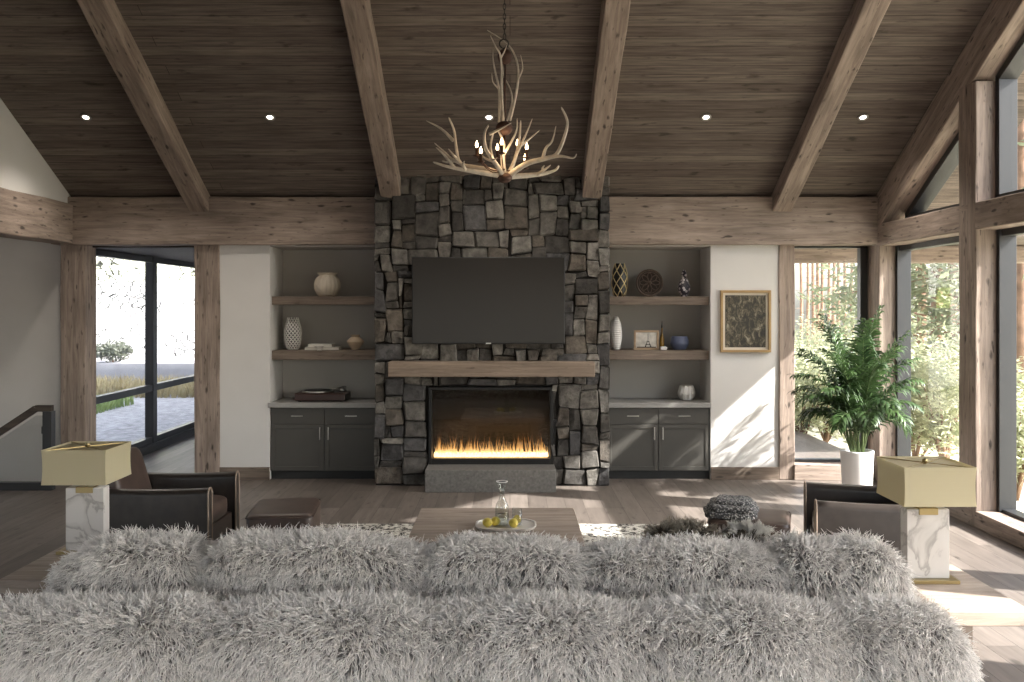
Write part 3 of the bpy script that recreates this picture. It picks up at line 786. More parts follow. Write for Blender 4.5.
for sgn in (-1, 1):
    for i in range(segs):
        u0, u1 = i/segs, (i+1)/segs
        za, zb_ = z0+(z1-z0)*u0, z0+(z1-z0)*u1; wa, wb = twid(u0), twid(u1); th_ = lambda w: max(.003, w*.38)
        mb.prism([(tx+sgn*wa, za), (tx+sgn*(wa-th_(wa)), za), (tx+sgn*(wb-th_(wb)), zb_), (tx+sgn*wb, zb_)], y0, y1)
for u in (.2, .42): w = twid(u)+.004; zz = z0+(z1-z0)*u; mb.box(tx-w, tx+w, y0, y1, zz-.005, zz+.004)
mb.box(-.115, .115, y0, y1, k+.001, k+.012)
mb.build('tower_print', INK, t)
MB().tube([(0, .02, fh*.6), (0, .1, .0)], .008, 6).build('easel_strut', PINE, t)
# oil bottle, candle block, blue bowl, knobbly pot
AMBER = plain('amber_glass', (.22, .12, .015), .15)
t = thing('slim_bottle', 'slim amber bottle with dark stopper behind the small white block', 'bottle', (wx(662, 11.55), 11.55, S2T))
MB().lathe(interp([(.028, 0), (.03, .02), (.03, .12), (.012, .2), (.009, .26)], 4), 20).build('body', AMBER, t, True)
MB().lathe([(.011, .26), (.012, .28), (.006, .3), (.003, .345)], 14).build('stopper', plain('dark_stopper', (.03, .022, .018), .5), t, True)
o = MB().box(-.038, .038, -.03, .03, 0, .04).build('candle_block', WHITEC, loc=(wx(663.5, 11.4), 11.4, S2T), bevel=.006); tag(o, 'small white block beside the tower picture', 'block')
lathe_thing('round_bowl', 'blue glazed round bowl on the shelf', 'bowl', (wx(679.5, YS), YS, S2T), interp([(.06, 0), (.08, .01), (.11, .06), (.112, .1), (.095, .155), (.088, .155), (.1, .1), (.07, .03)], 5), plain('blue_glaze', (.10, .12, .20), .35, 0, .2, 12), 48)
lathe_thing('knobbly_pot', 'white knobbly round pot on the counter', 'pot', (wx(686.5, 11.5), 11.5, .905), interp([(.06, 0), (.075, .01), (.102, .06), (.104, .1), (.085, .165), (.07, .18), (.06, .175), (.085, .1)], 6), WHITEC, 120,
            lambda a, z: 1+.035*math.sin(a*16+(z*60))*math.sin(z*105))

# artwork
t = thing('framed_artwork', 'abstract dark green and brown artwork in a gold wooden frame', 'picture', (wx(745.5, YW), YW+.019, wz(321.3, YW)))
aw, ah = 50.5/F*YW, 62/F*YW; k = .03
mb = MB(); mb.box(-aw/2, aw/2, -.045, 0, -ah/2, -ah/2+k); mb.box(-aw/2, aw/2, -.045, 0, ah/2-k, ah/2); mb.box(-aw/2, -aw/2+k, -.045, 0, -ah/2+k, ah/2-k); mb.box(aw/2-k, aw/2, -.045, 0, -ah/2+k, ah/2-k)
mb.build('frame', plain('gilt_oak', (.36, .24, .11), .45, .1, .1, 10), t, bevel=.003)
MB().box(-aw/2+k, aw/2-k, -.015, -.005, -ah/2+k, ah/2-k).build('mat_board', plain('cream_mat', (.68, .62, .52), .9), t)
def artm():
    m, nt, b = newmat('abstract_print'); v = coords(nt, (8, 8, 5), (0, .5, 0))
    n = N(nt, 'ShaderNodeTexNoise'); L(nt, v, n.inputs['Vector']); n.inputs['Scale'].default_value = 2.2; n.inputs['Detail'].default_value = 9; n.inputs['Roughness'].default_value = .78; n.inputs['Distortion'].default_value = .8
    L(nt, ramp(nt, n.outputs[0], [(.34, (.012, .011, .009)), (.48, (.035, .03, .02)), (.56, (.13, .11, .07)), (.68, (.36, .33, .26))]), b.inputs['Base Color'])
    b.inputs['Roughness'].default_value = .5
    return m
k2 = k+.028
MB().box(-aw/2+k2, aw/2-k2, -.019, -.014, -ah/2+k2, ah/2-k2).build('print_paper', artm(), t)

# ------------------------------------------------------------------ downlights
LY = 9.86
proto = None
for px, lab in ((86, 'recessed ceiling light nearest the white gable'), (270, 'recessed ceiling light above the ribbed pot shelves'), (489, 'recessed ceiling light behind the chandelier'),
                (706, 'recessed ceiling light above the gold lattice vase shelves'), (863, 'recessed ceiling light nearest the gable window beam')):
    if proto is None:
        t = thing('recessed_light', lab, 'ceiling light', group='recessed ceiling lights')
        MB().lathe([(.055, -.004), (.053, -.012), (.034, -.012), (.032, .0)], 28).build('trim_ring', TRIMW, t, True)
        MB().lathe([(.031, -.006), (.02, -.011), (.002, -.012)], 24).build('lens', LEDLENS, t, True)
        sp = bpy.data.lights.new('downlight', 'SPOT'); sp.energy = 80; sp.spot_size = 2.1; sp.spot_blend = .8; sp.color = (1, .91, .80); sp.shadow_soft_size = .04
        so = bpy.data.objects.new('downlight', sp); COL.objects.link(so); so.parent = t; so.location = (0, 0, -.03); so.rotation_euler = (math.atan(SL), 0, 0)
        proto = t
    else:
        t = copy_tree(proto); t['label'] = lab
    t.location = (wx(px, LY), LY, zc(LY)); t.rotation_euler = (-math.atan(SL), 0, 0)

# ================================================================== CHANDELIER
CY = 7.6; CS = F/CY
CZ = wz(177, CY)
ch = thing('chandelier', 'antler chandelier with candle bulbs hanging on a chain', 'chandelier', (wx(504.5, CY), CY, CZ))
def K(cx, cy, dy=0): return ((cx-303)/3.5875/CS, dy, (635-cy)/3.5875/CS)
r0 = .025
def antler(main, tines, r=r0):
    mb = MB()
    n = len(main); rad = [r*(1-.72*i/(n-1)) for i in range(n)]
    a, b = smooth_path([K(*p) for p in main], rad, 5); b[-1] = .002; mb.tube(a, b, 9)
    for tn in tines:
        m = len(tn); rd = [r*.62*(1-.8*i/(m-1)) for i in range(m)]
        a, b = smooth_path([K(*p) for p in tn], rd, 5); b[-1] = .0015; mb.tube(a, b, 8)
    return mb.build('antler', ANTLER, ch, True)
antler([(290, 630, 0), (235, 628, -.1), (160, 622, -.2), (100, 612, -.24), (55, 598, -.25)], [[(165, 622, -.2), (160, 605, -.24), (166, 596, -.27)], [(130, 618, -.22), (95, 575, -.26), (66, 548, -.26)]])
antler([(290, 626, 0), (240, 604, .06), (190, 592, .12), (140, 575, .14), (125, 510, .15), (118, 455, .13), (100, 412, .1)],
       [[(150, 580, .14), (110, 560, .16), (80, 530, .18), (45, 500, .16)], [(116, 494, .14), (70, 448, .16), (15, 418, .17)], [(140, 572, .14), (118, 552, .06), (100, 530, .05)], [(130, 565, .14), (95, 568, .2), (72, 562, .22)]])
antler([(318, 630, 0), (380, 592, -.06), (450, 575, -.1), (488, 560, -.12), (515, 500, -.13), (525, 445, -.12), (504, 393, -.1)],
       [[(450, 575, -.1), (500, 570, -.14), (545, 578, -.16), (556, 563, -.16)], [(440, 572, -.1), (450, 540, -.12), (472, 515, -.13), (485, 462, -.12)]])
antler([(318, 634, 0), (400, 622, .1), (450, 612, .16), (490, 598, .18), (502, 582, .18)], [[(445, 612, .16), (442, 592, .18), (450, 580, .2)], [(420, 620, .12), (455, 600, .06), (470, 588, .05)]])
antler([(296, 630, -.02), (272, 596, -.14), (240, 552, -.2), (233, 500, -.22), (248, 466, -.22)], [[(250, 500, -.22), (290, 482, -.24), (328, 462, -.24)], [(255, 570, -.18), (262, 590, -.24), (280, 585, -.28)]], .022)
antler([(302, 632, -.01), (296, 570, -.05), (300, 520, -.1), (280, 480, -.14)], [[(298, 560, -.06), (320, 530, -.1), (345, 480, -.12), (348, 435, -.12)]], .023)
antler([(312, 630, .02), (335, 580, .1), (355, 500, .16), (362, 418, .16)], [[(348, 540, .13), (380, 470, .18), (405, 408, .2)], [(352, 520, .15), (395, 480, .22), (432, 448, .24)]], .022)
antler([(300, 630, .02), (282, 590, .16), (262, 560, .28), (250, 500, .34), (262, 440, .34)], [[(262, 560, .28), (230, 545, .32), (205, 520, .34)]], .022)
antler([(284, 440, -.02), (284, 330, -.03), (270, 262, -.04), (262, 215, -.03), (262, 180, -.02)], [[(280, 320, -.03), (262, 300, -.06), (258, 270, -.06)]], .012)
antler([(298, 438, -.03), (292, 330, -.06), (290, 215, -.06), (272, 175, -.06), (253, 134, -.05)], [[(290, 215, -.06), (302, 195, -.07), (312, 172, -.08)]], .013)
antler([(322, 432, .0), (346, 325, .02), (352, 250, .02), (336, 185, .03), (302, 142, .04), (240, 101, .05)], [[(351, 285, .02), (368, 245, .0), (361, 198, .0)]], .013)
antler([(312, 430, .03), (330, 360, .05), (322, 310, .06), (300, 262, .06), (306, 205, .06)], [], .010)
sc_ = 1/3.5875/CS
MB().tube([K(303, 640), K(303, 470)], .012, 10).tube([K(305, 460), K(305, 170)], .008, 10).build('centre_rod', RUST, ch, True)
for c_, r_ in ((K(303, 638), (.062, .062, .042)), (K(302, 460), (30*sc_, 30*sc_, 27*sc_)), (K(304, 204), (27*sc_, 27*sc_, 29*sc_))): MB().ellipsoid(c_, r_, 20, 14).build('wood_ball', RUST, ch, True)
mb = MB(); torus(mb, K(301, 157), .036, .005, 'y', 28, 6); mb.build('hanging_ring', IRON, ch, True)
zt = zc(CY)-CZ; z = K(303, 140)[2]; k = 0; mb = MB()
while z < zt-.06:
    n = 14; pts = []
    for i in range(n+1):
        a = 2*PI*i/n; u, v = .011*math.cos(a), .026*math.sin(a)
        pts.append((u if k % 2 == 0 else 0, 0 if k % 2 == 0 else u, z+.02+v))
    mb.tube(pts, .0035, 5, False); z += .04; k += 1
mb.build('chain', IRON, ch, True)
MB().lathe([(.07, zt-.04), (.07, zt+.03)], 24).build('ceiling_rose', IRON, ch, True)
for (cx, cy, dy) in ((205, 545, -.08), (221, 575, -.2), (383, 545, .02), (378, 572, .2), (294, 548, -.24), (276, 530, .25), (350, 518, .2)):
    x, y, z = K(cx, cy, dy)
    c = MB().lathe([(.005, -.055), (.03, -.045), (.03, -.038), (.0125, -.036), (.0125, .02)], 14, (x, y, z)).build('candle_holder', RUST, ch, True)
    MB().lathe([(.006, .018), (.013, .035), (.011, .052), (.002, .078)], 12, (x, y, z)).build('bulb', BULB, c, True)
    hub = Vector((0, y*.2, K(303, 610)[2])); end = Vector((x, y, z-.05))
    a, b = smooth_path([hub, (hub+end)/2+Vector((0, 0, -.05)), end], [.006, .005, .005], 5)
    MB().tube(a, b, 6).build('bracket', RUST, c, True)
pl = bpy.data.lights.new('chandelier_glow', 'POINT'); pl.energy = 4; pl.color = (1, .7, .4); pl.shadow_soft_size = .12
po = bpy.data.objects.new('chandelier_glow', pl); COL.objects.link(po); po.parent = ch; po.location = (0, -.1, .18)

# ================================================================== FURNITURE
def rounded_poly(w, d, r, n=8):
    out = []
    for cx, cy, a0 in ((w/2-r, d/2-r, 0), (-w/2+r, d/2-r, PI/2), (-w/2+r, -d/2+r, PI), (w/2-r, -d/2+r, 1.5*PI)):
        for k in range(n+1):
            a = a0+PI/2*k/n; out.append((cx+r*math.cos(a), cy+r*math.sin(a)))
    return out
# rug
mb = MB(); rw, rd = 4.6, 4.1
rr = random.Random(3); poly = []
for k in range(160):
    a = 2*PI*k/160; c, s = math.cos(a), math.sin(a); e = .16
    poly.append((math.copysign(abs(c)**e, c)*rw/2*(1+rr.uniform(-.005, .005)), math.copysign(abs(s)**e, s)*rd/2*(1+rr.uniform(-.005, .005))))
mb.prism(poly, 0, .02, 'z'); o = mb.build('area_rug', RUG, loc=(-.2, 6.75, .001)); tag(o, 'mottled black and white rug under the coffee table', 'rug')
RZ = .021
# coffee table
CTY, CTX = 7.0, wx(497.5, 7.7)
t = thing('coffee_table', 'low wooden coffee table carrying the white tray', 'table', (CTX, CTY, RZ))
cw, cd = wx(574, 7.7)-wx(421, 7.7), 1.42
H = .4-RZ
MB().box(-cw/2, cw/2, -cd/2, cd/2, H-.075, H).build('table_top', TABLEW, t, bevel=.006)
for s in (-1, 1):
    MB().box(s*(cw/2-.16)-.06, s*(cw/2-.16)+.06, -cd/2+.12, cd/2-.12, 0, H-.075).build('leg', TABLEW, t, bevel=.006)
MB().box(-cw/2+.22, cw/2-.22, -.06, .06, .08, .18).build('stretcher', TABLEW, t, bevel=.004)
# tray + carafe + tumbler + lemons
TX, TY = wx(506, 7.05), 7.05; TZ = .401
mb = MB(); outer = rounded_poly(.455, .36, .13); inner = rounded_poly(.42, .325, .115); n = len(outer)
base = rounded_poly(.42, .325, .115)
vs = [(x, y, 0) for x, y in base]+[(x, y, .022) for x, y in outer]+[(x, y, .022) for x, y in inner]+[(x, y, .012) for x, y in inner]
fs = [tuple(range(n))[::-1], tuple(range(3*n, 4*n))]
for r_ in range(3):
    for i in range(n): fs.append((r_*n+i, r_*n+(i+1) % n, (r_+1)*n+(i+1) % n, (r_+1)*n+i))
mb.add(vs, fs); o = mb.build('serving_tray', plain('white_stone_tray', (.72, .69, .65), .35, 0, .04, 20), loc=(TX, TY, TZ), bevel=.003); tag(o, 'white rounded tray on the coffee table', 'tray')
tz = TZ+.0125
GL = CLEAR
t = thing('glass_carafe', 'tall clear glass carafe with flared rim on the tray', 'carafe', (wx(502, TY), TY-.02, tz))
MB().lathe(interp([(.045, 0), (.05, .01), (.052, .09), (.046, .15), (.022, .2), (.019, .25), (.032, .31), (.041, .325)], 5)+interp([(.0395, .325), (.0305, .31), (.017, .25), (.02, .2), (.043, .15), (.049, .09), (.047, .012), (.002, .01)], 4), 36, cap=False).build('body', GL, t, True)
MB().lathe([(.002, .0105), (.046, .013), (.048, .085), (.002, .085)], 28, cap=False).build('water', thin_glass('water', (.9, .92, .9), 1.2), t, True)
mb = MB(); torus(mb, (0, 0, .326), .041, .0028, 'z', 32, 6); mb.build('rim', WHITEC, t, True)
t = thing('glass_tumbler', 'clear tumbler holding a lemon slice on the tray', 'glass', (wx(517, TY), TY-.02, tz))
MB().lathe([(.03, 0), (.034, .006), (.037, .125), (.035, .125), (.032, .01), (.001, .008)], 32, cap=False).build('body', GL, t, True)
MB().lathe([(.003, 0), (.03, .0), (.03, .01), (.003, .01)], 20, (0, 0, 0)).build('lemon_slice', plain('lemon_flesh', (.62, .48, .06), .5), t, M=Matrix.Translation((0, 0, .045)) @ Euler((1.1, 0, .3)).to_matrix().to_4x4())
LEM = plain('lemon_peel', (.66, .53, .09), .45, 0, .12, 40, .15)
def lemon(x, y, rz, lab, size=.034):
    mb = MB(); mb.lathe(interp([(.002, -1.35), (.22, -1.2), (.7, -.85), (1, 0), (.72, .82), (.26, 1.15), (.12, 1.3), (.002, 1.36)], 5), 24)
    o = mb.build('lemon', LEM, None, True); o.scale = (size, size, size*.98); o.rotation_euler = (PI/2, .1, rz); o.location = (x, y, tz+size)
    tag(o, lab, 'lemon', 'lemons on the tray')
lemon(wx(487.5, TY-.07), TY-.07, .8, 'lemon at the far end of the tray away from the tumbler'); lemon(wx(495.5, TY-.03), TY-.03, -.6, 'middle lemon between carafe and outer lemon'); lemon(wx(513.5, TY-.09), TY-.09, .4, 'lemon in front of the tumbler')

# side tables
def side_table(x0, x1, y0, y1, z, lab, inset=.05):
    t = thing('side_table', lab, 'side table', ((x0+x1)/2, (y0+y1)/2, 0)); w, d = (x1-x0), (y1-y0)
    MB().box(-w/2, w/2, -d/2, d/2, z-.075, z).build('table_top', TABLEW, t, bevel=.005)
    MB().box(-.06, .06, -d/2+.06, d/2-.06, .03, z-.075).build('pedestal', TABLEW, t, bevel=.005)
    MB().box(-.16, .16, -d/2+.05, d/2-.05, 0, .03).build('foot', TABLEW, t, bevel=.005)
TZR = .5
side_table(1.96, 2.63, 4.77, 5.65, TZR, 'wooden side table in sunlight under the lamp by the window')
side_table(-2.87, -2.28, 5.32, 6.2, TZR, 'wooden side table under the lamp by the stairs')
# lamps
def lamp_at(X, Y, z, lab, first=[None]):
    if first[0] is None:
        t = thing('table_lamp', lab, 'lamp')
        MB().box(-.158, .158, -.09, .09, 0, .02).build('base', BRASS, t, bevel=.003)
        MB().box(-.118, .118, -.045, .045, .02, .405).build('column', MARBLE, t, bevel=.004)
        mb = MB(); mb.box(-.053, .053, -.053, .053, .374, .412); mb.build('clasp', BRASS, t, bevel=.003)
        MB().tube([(0, 0, .4), (0, 0, .66)], .009, 12).build('stem', BRASS, t, True)
        z0, z1, w = .45, .662, .195
        mb = MB(); rows = 9; n = 12
        def ring(u, k):
            z_ = z0+(z1-z0)*u; ww = w*(1-.022*math.sin(PI*u)+.006*(2*u-1)**4); out = []
            cs = [(-1, -1), (1, -1), (1, 1), (-1, 1)]
            for a in range(4):
                p, q = cs[a], cs[(a+1) % 4]
                for i in range(n):
                    s = i/n; out.append(((p[0]*(1-s)+q[0]*s)*ww*k, (p[1]*(1-s)+q[1]*s)*ww*k, z_))
            return out
        vs = []
        for j in range(rows): vs += ring(j/(rows-1), 1)
        for j in range(rows-1, -1, -1): vs += ring(j/(rows-1), .985)
        m = 4*n; fs = []
        for j in range(2*rows):
            j2 = (j+1) % (2*rows)
            for i in range(m): fs.append((j*m+i, j*m+(i+1) % m, j2*m+(i+1) % m, j2*m+i))
        mb.add(vs, fs); mb.build('lamp_shade', SHADE, t)
        MB().add([(-w+.006, -w+.006, z1-.012), (w-.006, -w+.006, z1-.012), (w-.006, w-.006, z1-.012), (-w+.006, w-.006, z1-.012)], [(0, 1, 2, 3)]).build('diffuser', SHADE, t)
        mb = MB()
        for sx, sy in ((1, 1), (1, -1)): mb.tube([(-sx*w*.97, -sy*w*.97, z1-.004), (0, 0, z1-.004), (sx*w*.97, sy*w*.97, z1-.004)], .003, 6)
        mb.build('spider', BRASS, t)
        MB().lathe([(.014, z1-.008), (.014, z1+.014), (.010, z1+.018)], 14).build('finial', BRASS, t, True)
        MB().ellipsoid((0, 0, .56), (.03, .03, .045), 14, 10).build('bulb', WHITEC, t, True)
        first[0] = t
    else:
        t = copy_tree(first[0]); t['label'] = lab
    t.location = (X, Y, z)
    return t
lamp_at(2.327, 5.33, TZR, 'marble table lamp with linen shade beside the window')
lamp_at(-2.645, 5.95, TZR-.0, 'marble table lamp with linen shade beside the stair hall')

# armchairs
def armchair(X, Y, rz, lab):
    t = thing('armchair', lab, 'armchair', (X, Y, 0), rz)     # faces +X
    D, W = .88, .84
    for s in (-1, 1):
        yc = s*(W/2-.05)
        # upright arm panel with rounded top
        prof = [(-.05, .06)]+[(-.05*math.cos(a), .57+.05*math.sin(a)) for a in [PI*k/10 for k in range(11)]]+[(.05, .06)]
        mb = MB(); n = len(prof); xs = [-D/2, -D/2+.01]+[-D/2+D*k/8 for k in range(1, 8)]+[D/2-.01, D/2]
        vs = []
        for i, x in enumerate(xs):
            sag = -.012*math.sin(PI*(x+D/2)/D)
            for a, b in prof: vs.append((x, yc+a, b+(sag if b > .3 else 0)))
        fs = [(i*n+k, i*n+(k+1) % n, (i+1)*n+(k+1) % n, (i+1)*n+k) for i in range(len(xs)-1) for k in range(n)]
        fs += [tuple(range(n))[::-1], tuple((len(xs)-1)*n+k for k in range(n))]
        mb.add(vs, fs); arm = mb.build('armrest', LEATHER, t, True)
        arm.modifiers.new('es', 'EDGE_SPLIT').split_angle = .9
        mb = MB(); pp = [(D/2, yc+a*1.0, b) for a, b in prof]; mb.tube(pp, .007, 6); mb.build('piping', PIPING, arm, True)
    MB().box(-D/2+.05, D/2-.03, -W/2+.1, W/2-.1, .14, .29).build('seat_frame', LEATHERB, t, bevel=.01)
    mb = MB(); mb.ellipsoid((.05, 0, .36), ((D-.16)/2, (W-.22)/2, .09), 36, 16, .35); mb.build('seat_cushion', LEATHERB, t, True)
    # reclined back
    mb = MB(); Mx = Matrix.Translation((-D/2+.16, 0, .28)) @ Euler((0, -.27, 0)).to_matrix().to_4x4()
    mb.ellipsoid((0, 0, .29), (.085, (W-.2)/2, .30), 32, 20, .35); mb.v = [tuple(Mx @ Vector(p)) for p in mb.v]; mb.build('backrest', LEATHERB, t, True)
    for sx in (-1, 1):
        for sy in (-1, 1): MB().box(sx*(D/2-.07)-.025, sx*(D/2-.07)+.025, sy*(W/2-.05)-.025, sy*(W/2-.05)+.025, 0, .07).build('leg', BLACKP, t)
    return t
armchair(-2.78, 7.78, 0, 'dark leather armchair by the hall window')
armchair(2.74, 7.22, PI-.2, 'dark leather armchair in front of the palm')
# ottomans
def ottoman(X, Y, rz, w, d, h, lab):
    t = thing('ottoman', lab, 'ottoman', (X, Y, 0.0), rz)
    zb = .0
    mb = MB(); mb.ellipsoid((0, 0, h-.14), (w/2, d/2, .15), 48, 20, .22); mb.build('cushion', LEATHERB, t, True)
    MB().box(-w/2+.01, w/2-.01, -d/2+.01, d/2-.01, .08, h-.15).build('frame', LEATHER, t, bevel=.01)
    mb = MB(); pts = [(x*.995, y*.995, h-.02) for x, y in rounded_poly(w, d, .05)]; mb.tube(pts+pts[:1], .006, 6, False); mb.build('piping', LEATHERB, t, True)
    for sx in (-1, 1):
        for sy in (-1, 1): MB().box(sx*(w/2-.06)-.02, sx*(w/2-.06)+.02, sy*(d/2-.06)-.02, sy*(d/2-.06)+.02, 0, .09).build('leg', BLACKP, t)
    return t
ottoman(-1.82, 7.68, .10, .52, .72, .42, 'brown leather ottoman near the armchair by the hall')
OT = ottoman(1.86, 7.36, -.3, .6, .62, .42, 'brown leather ottoman with a knitted throw on it')
# knitted throw
def knit():
    m, nt, b = newmat('knitted_wool'); v = N(nt, 'ShaderNodeTexVoronoi'); L(nt, coords(nt), v.inputs['Vector']); v.inputs['Scale'].default_value = 60
    L(nt, ramp(nt, v.outputs['Distance'], [(.15, (.48, .47, .45)), (.55, (.06, .06, .062))]), b.inputs['Base Color']); b.inputs['Roughness'].default_value = .95; bump(nt, b, v.outputs['Distance'], .9, .02); return m
t = thing('knitted_throw', 'folded grey chunky knitted throw on the ottoman', 'blanket', (1.71, 7.36, .422), -.3)
KN = knit()
for k, (w, d, h, zz) in enumerate(((.40, .48, .03, .028), (.36, .43, .03, .072), (.27, .30, .02, .108))):
    mb = MB(); mb.ellipsoid((.01*k, .01, zz), (w/2, d/2, h), 40, 14, .45, lambda q, k=k: 1+.06*math.sin(q.x*5+k)*math.cos(q.y*6+k*2)); mb.build('fold', KN, t, True)

# ================================================================== FUR
def fur(name, parent, mb_mesh, mat, tufts, per, length, seed, flow, rad=.0016, cull=None, spread=.016, npt=6, cfun=None):
    rng = np.random.default_rng(seed)
    V = np.array(mb_mesh.v, dtype=np.float64)
    T = []
    for f in mb_mesh.f:
        for k in range(1, len(f)-1): T.append((f[0], f[k], f[k+1]))
    T = np.array(T)
    A, B, C = V[T[:, 0]], V[T[:, 1]], V[T[:, 2]]
    nr = np.cross(B-A, C-A); ar = np.linalg.norm(nr, axis=1); ok = ar > 1e-12
    nr[ok] /= ar[ok][:, None]
    cen = V.mean(axis=0)
    out = ((A+B+C)/3-(cfun((A+B+C)/3) if cfun else cen))
    flip = (nr*out).sum(1) < 0
    if cull is not None: ar = ar*cull((A+B+C)/3, nr*np.where(flip, -1, 1)[:, None])
    p = ar/ar.sum()
    def sample(n):
        i = rng.choice(len(T), n, p=p); u, v = rng.random(n), rng.random(n); s = u+v > 1; u[s] = 1-u[s]; v[s] = 1-v[s]
        P = A[i]+(B[i]-A[i])*u[:, None]+(C[i]-A[i])*v[:, None]
        return P, nr[i]*np.where(flip[i], -1, 1)[:, None]
    TP, TN = sample(tufts)
    n = tufts*per
    P = np.repeat(TP, per, 0); Nn = np.repeat(TN, per, 0)
    off = rng.normal(0, spread*.55, (n, 3)); off -= Nn*(off*Nn).sum(1)[:, None]
    R = P+off
    fl = flow(TP, TN, rng)
    D = TN+fl+rng.normal(0, .38, TN.shape); D /= np.linalg.norm(D, axis=1)[:, None]
    tip_dir = np.repeat(D, per, 0)+rng.normal(0, .13, (n, 3))
    ln = length*np.repeat(rng.uniform(.7, 1.15, tufts), per)*rng.uniform(.75, 1.1, n)
    tip = P+off*.38+tip_dir*ln[:, None]
    tip += np.array([0, 0, -1])*(ln*.13)[:, None]
    mid = R+(Nn*.62+np.repeat(D, per, 0)*.38)*(ln*.55)[:, None]
    ts = np.linspace(0, 1, npt)
    pts = np.empty((n, npt, 3))
    for k, t_ in enumerate(ts): pts[:, k] = (1-t_)**2*R+2*t_*(1-t_)*mid+t_*t_*tip
    pts[:, 0] -= Nn*.006
    cu = bpy.data.hair_curves.new(name); cu.add_curves([npt]*n)
    cu.attributes['position'].data.foreach_set('vector', pts.reshape(-1).astype(np.float32))
    ra = cu.attributes.get('radius') or cu.attributes.new('radius', 'FLOAT', 'POINT')
    rv = np.tile(rad*np.array([1, 1, 1, .9, .7, .25]) if npt == 6 else rad*np.linspace(1, .15, npt), n)
    ra.data.foreach_set('value', rv.astype(np.float32))
    cu.materials.append(mat)
    o = bpy.data.objects.new(name, cu); COL.objects.link(o); o.parent = parent; o['kind'] = 'stuff'
    return o
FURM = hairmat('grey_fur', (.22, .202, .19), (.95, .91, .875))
SKIN = plain('fur_backing', (.25, .24, .23), 1)
sofa = thing('sofa', 'long grey-white shaggy fur sofa seen from behind', 'sofa', (-.2, 4.5, 0))
ox, oy = .2, -4.5          # world -> sofa local
def bumps(x, xs, w, a): return 1-sum(a*math.exp(-((x-q)/w)**2) for q in xs)
# backrest: long padded roll
def backrest():
    mb = MB(); prof = []
    X0, X1 = -2.34, 1.9; nx = 110
    dips = (-1.27, -.36, .52, 1.38)
    def section(x):
        e = min(1, max(0, (x-X0)/.26)); e2 = min(1, max(0, (X1-x)/.26))
        k = (1-(1-e)**2.2)**.5*(1-(1-e2)**2.2)**.5
        s = bumps(x, dips, .13, .12)*(1+.025*math.sin(x*7.3)+.02*math.sin(x*13.1+1))
        cy, cz, ry, rz_ = 4.09, .5, .25*(.45+.55*k)*s, .235*(.35+.65*k)*s
        out = [(cy-ry*.86, .12), (cy-ry*.93, .3)]
        for a in np.linspace(PI, 0, 15): out.append((cy+ry*math.copysign(abs(math.cos(a))**.8, math.cos(a)), cz-.01+rz_*math.sin(a)**.85))
        out += [(cy+ry*.9, .3), (cy+ry*.8, .12)]
        return out
    m = 19; vs = []
    for i in range(nx+1):
        x = X0+(X1-X0)*i/nx
        for y, z in section(x): vs.append((x+ox, y+oy, z))
    fs = [(i*m+k, i*m+k+1, (i+1)*m+k+1, (i+1)*m+k) for i in range(nx) for k in range(m-1)]
    fs += [tuple(range(m)), tuple(nx*m+k for k in range(m))[::-1]]
    return mb.add(vs, fs)
def flow_back(P, Nn, rng):
    f = np.zeros_like(P); f[:, 2] = -.35-.25*(Nn[:, 1] < 0); f[:, 1] = -.25
    x = P[:, 0]; f[:, 0] = .28*np.sin(x*6.9+P[:, 2]*5)+.18*np.sin(x*15+P[:, 1]*9)
    return f
vis = lambda c, n: ((n[:, 2] > -.35) & (c[:, 2] > .28)).astype(float)*(np.where(n[:, 1] > .75, .25, 1))
bm_ = backrest(); br_ = bm_.build('backrest', SKIN, sofa, True)
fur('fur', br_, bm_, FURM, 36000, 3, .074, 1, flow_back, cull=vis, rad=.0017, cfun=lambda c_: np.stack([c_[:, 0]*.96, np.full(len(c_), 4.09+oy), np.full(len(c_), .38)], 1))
def cushion(xa, xb, top, seed, yc=4.64):
    rr = random.Random(seed); cx = (xa+xb)/2; a, b, c = rr.uniform(0, 6), rr.uniform(0, 6), rr.uniform(0, 6)
    mb = MB(); hz = .27
    mb.ellipsoid((cx+ox, yc+oy, top-hz), ((xb-xa)/2+.075, .2, hz), 40, 22, .52, lambda d: 1+.05*math.sin(d.x*4+a)*math.cos(d.z*3+b)+.035*math.sin(d.x*7+c))
    o = mb.build('back_cushion', SKIN, sofa, True)
    ar = (xb-xa)
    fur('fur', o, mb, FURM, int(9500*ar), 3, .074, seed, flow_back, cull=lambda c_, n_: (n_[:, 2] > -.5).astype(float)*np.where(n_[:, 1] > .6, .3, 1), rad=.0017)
for (px0, px1, top, sd) in ((70, 205, .865, 21), (205, 425, .875, 22), (425, 592, .85, 23), (592, 778, .84, 24), (778, 893, .858, 25)):
    cushion(wx(px0, 4.6)+.03, wx(px1, 4.6)-.03, top, sd)
# arms
for s, xa in ((-1, -2.10), (1, 1.78)):
    mb = MB(); mb.ellipsoid((xa+ox, 4.95+oy, .40), (.17, .75, .26), 24, 40, .6, lambda d: 1+.03*math.sin(d.y*9)); o = mb.build('armrest', SKIN, sofa, True)
    fur('fur', o, mb, FURM, 6500, 3, .07, 40+s, flow_back, rad=.0017, cull=lambda c_, n_: (n_[:, 2] > -.2).astype(float))
MB().box(-1.95, 1.9, -.3, .95, .1, .42).build('seat', SKIN, sofa, bevel=.05)
for sx in (-1.9, -.05, 1.85):
    for sy in (-.45, .8): MB().box(sx-.03, sx+.03, sy-.03, sy+.03, 0, .14).build('leg', BLACKP, sofa)
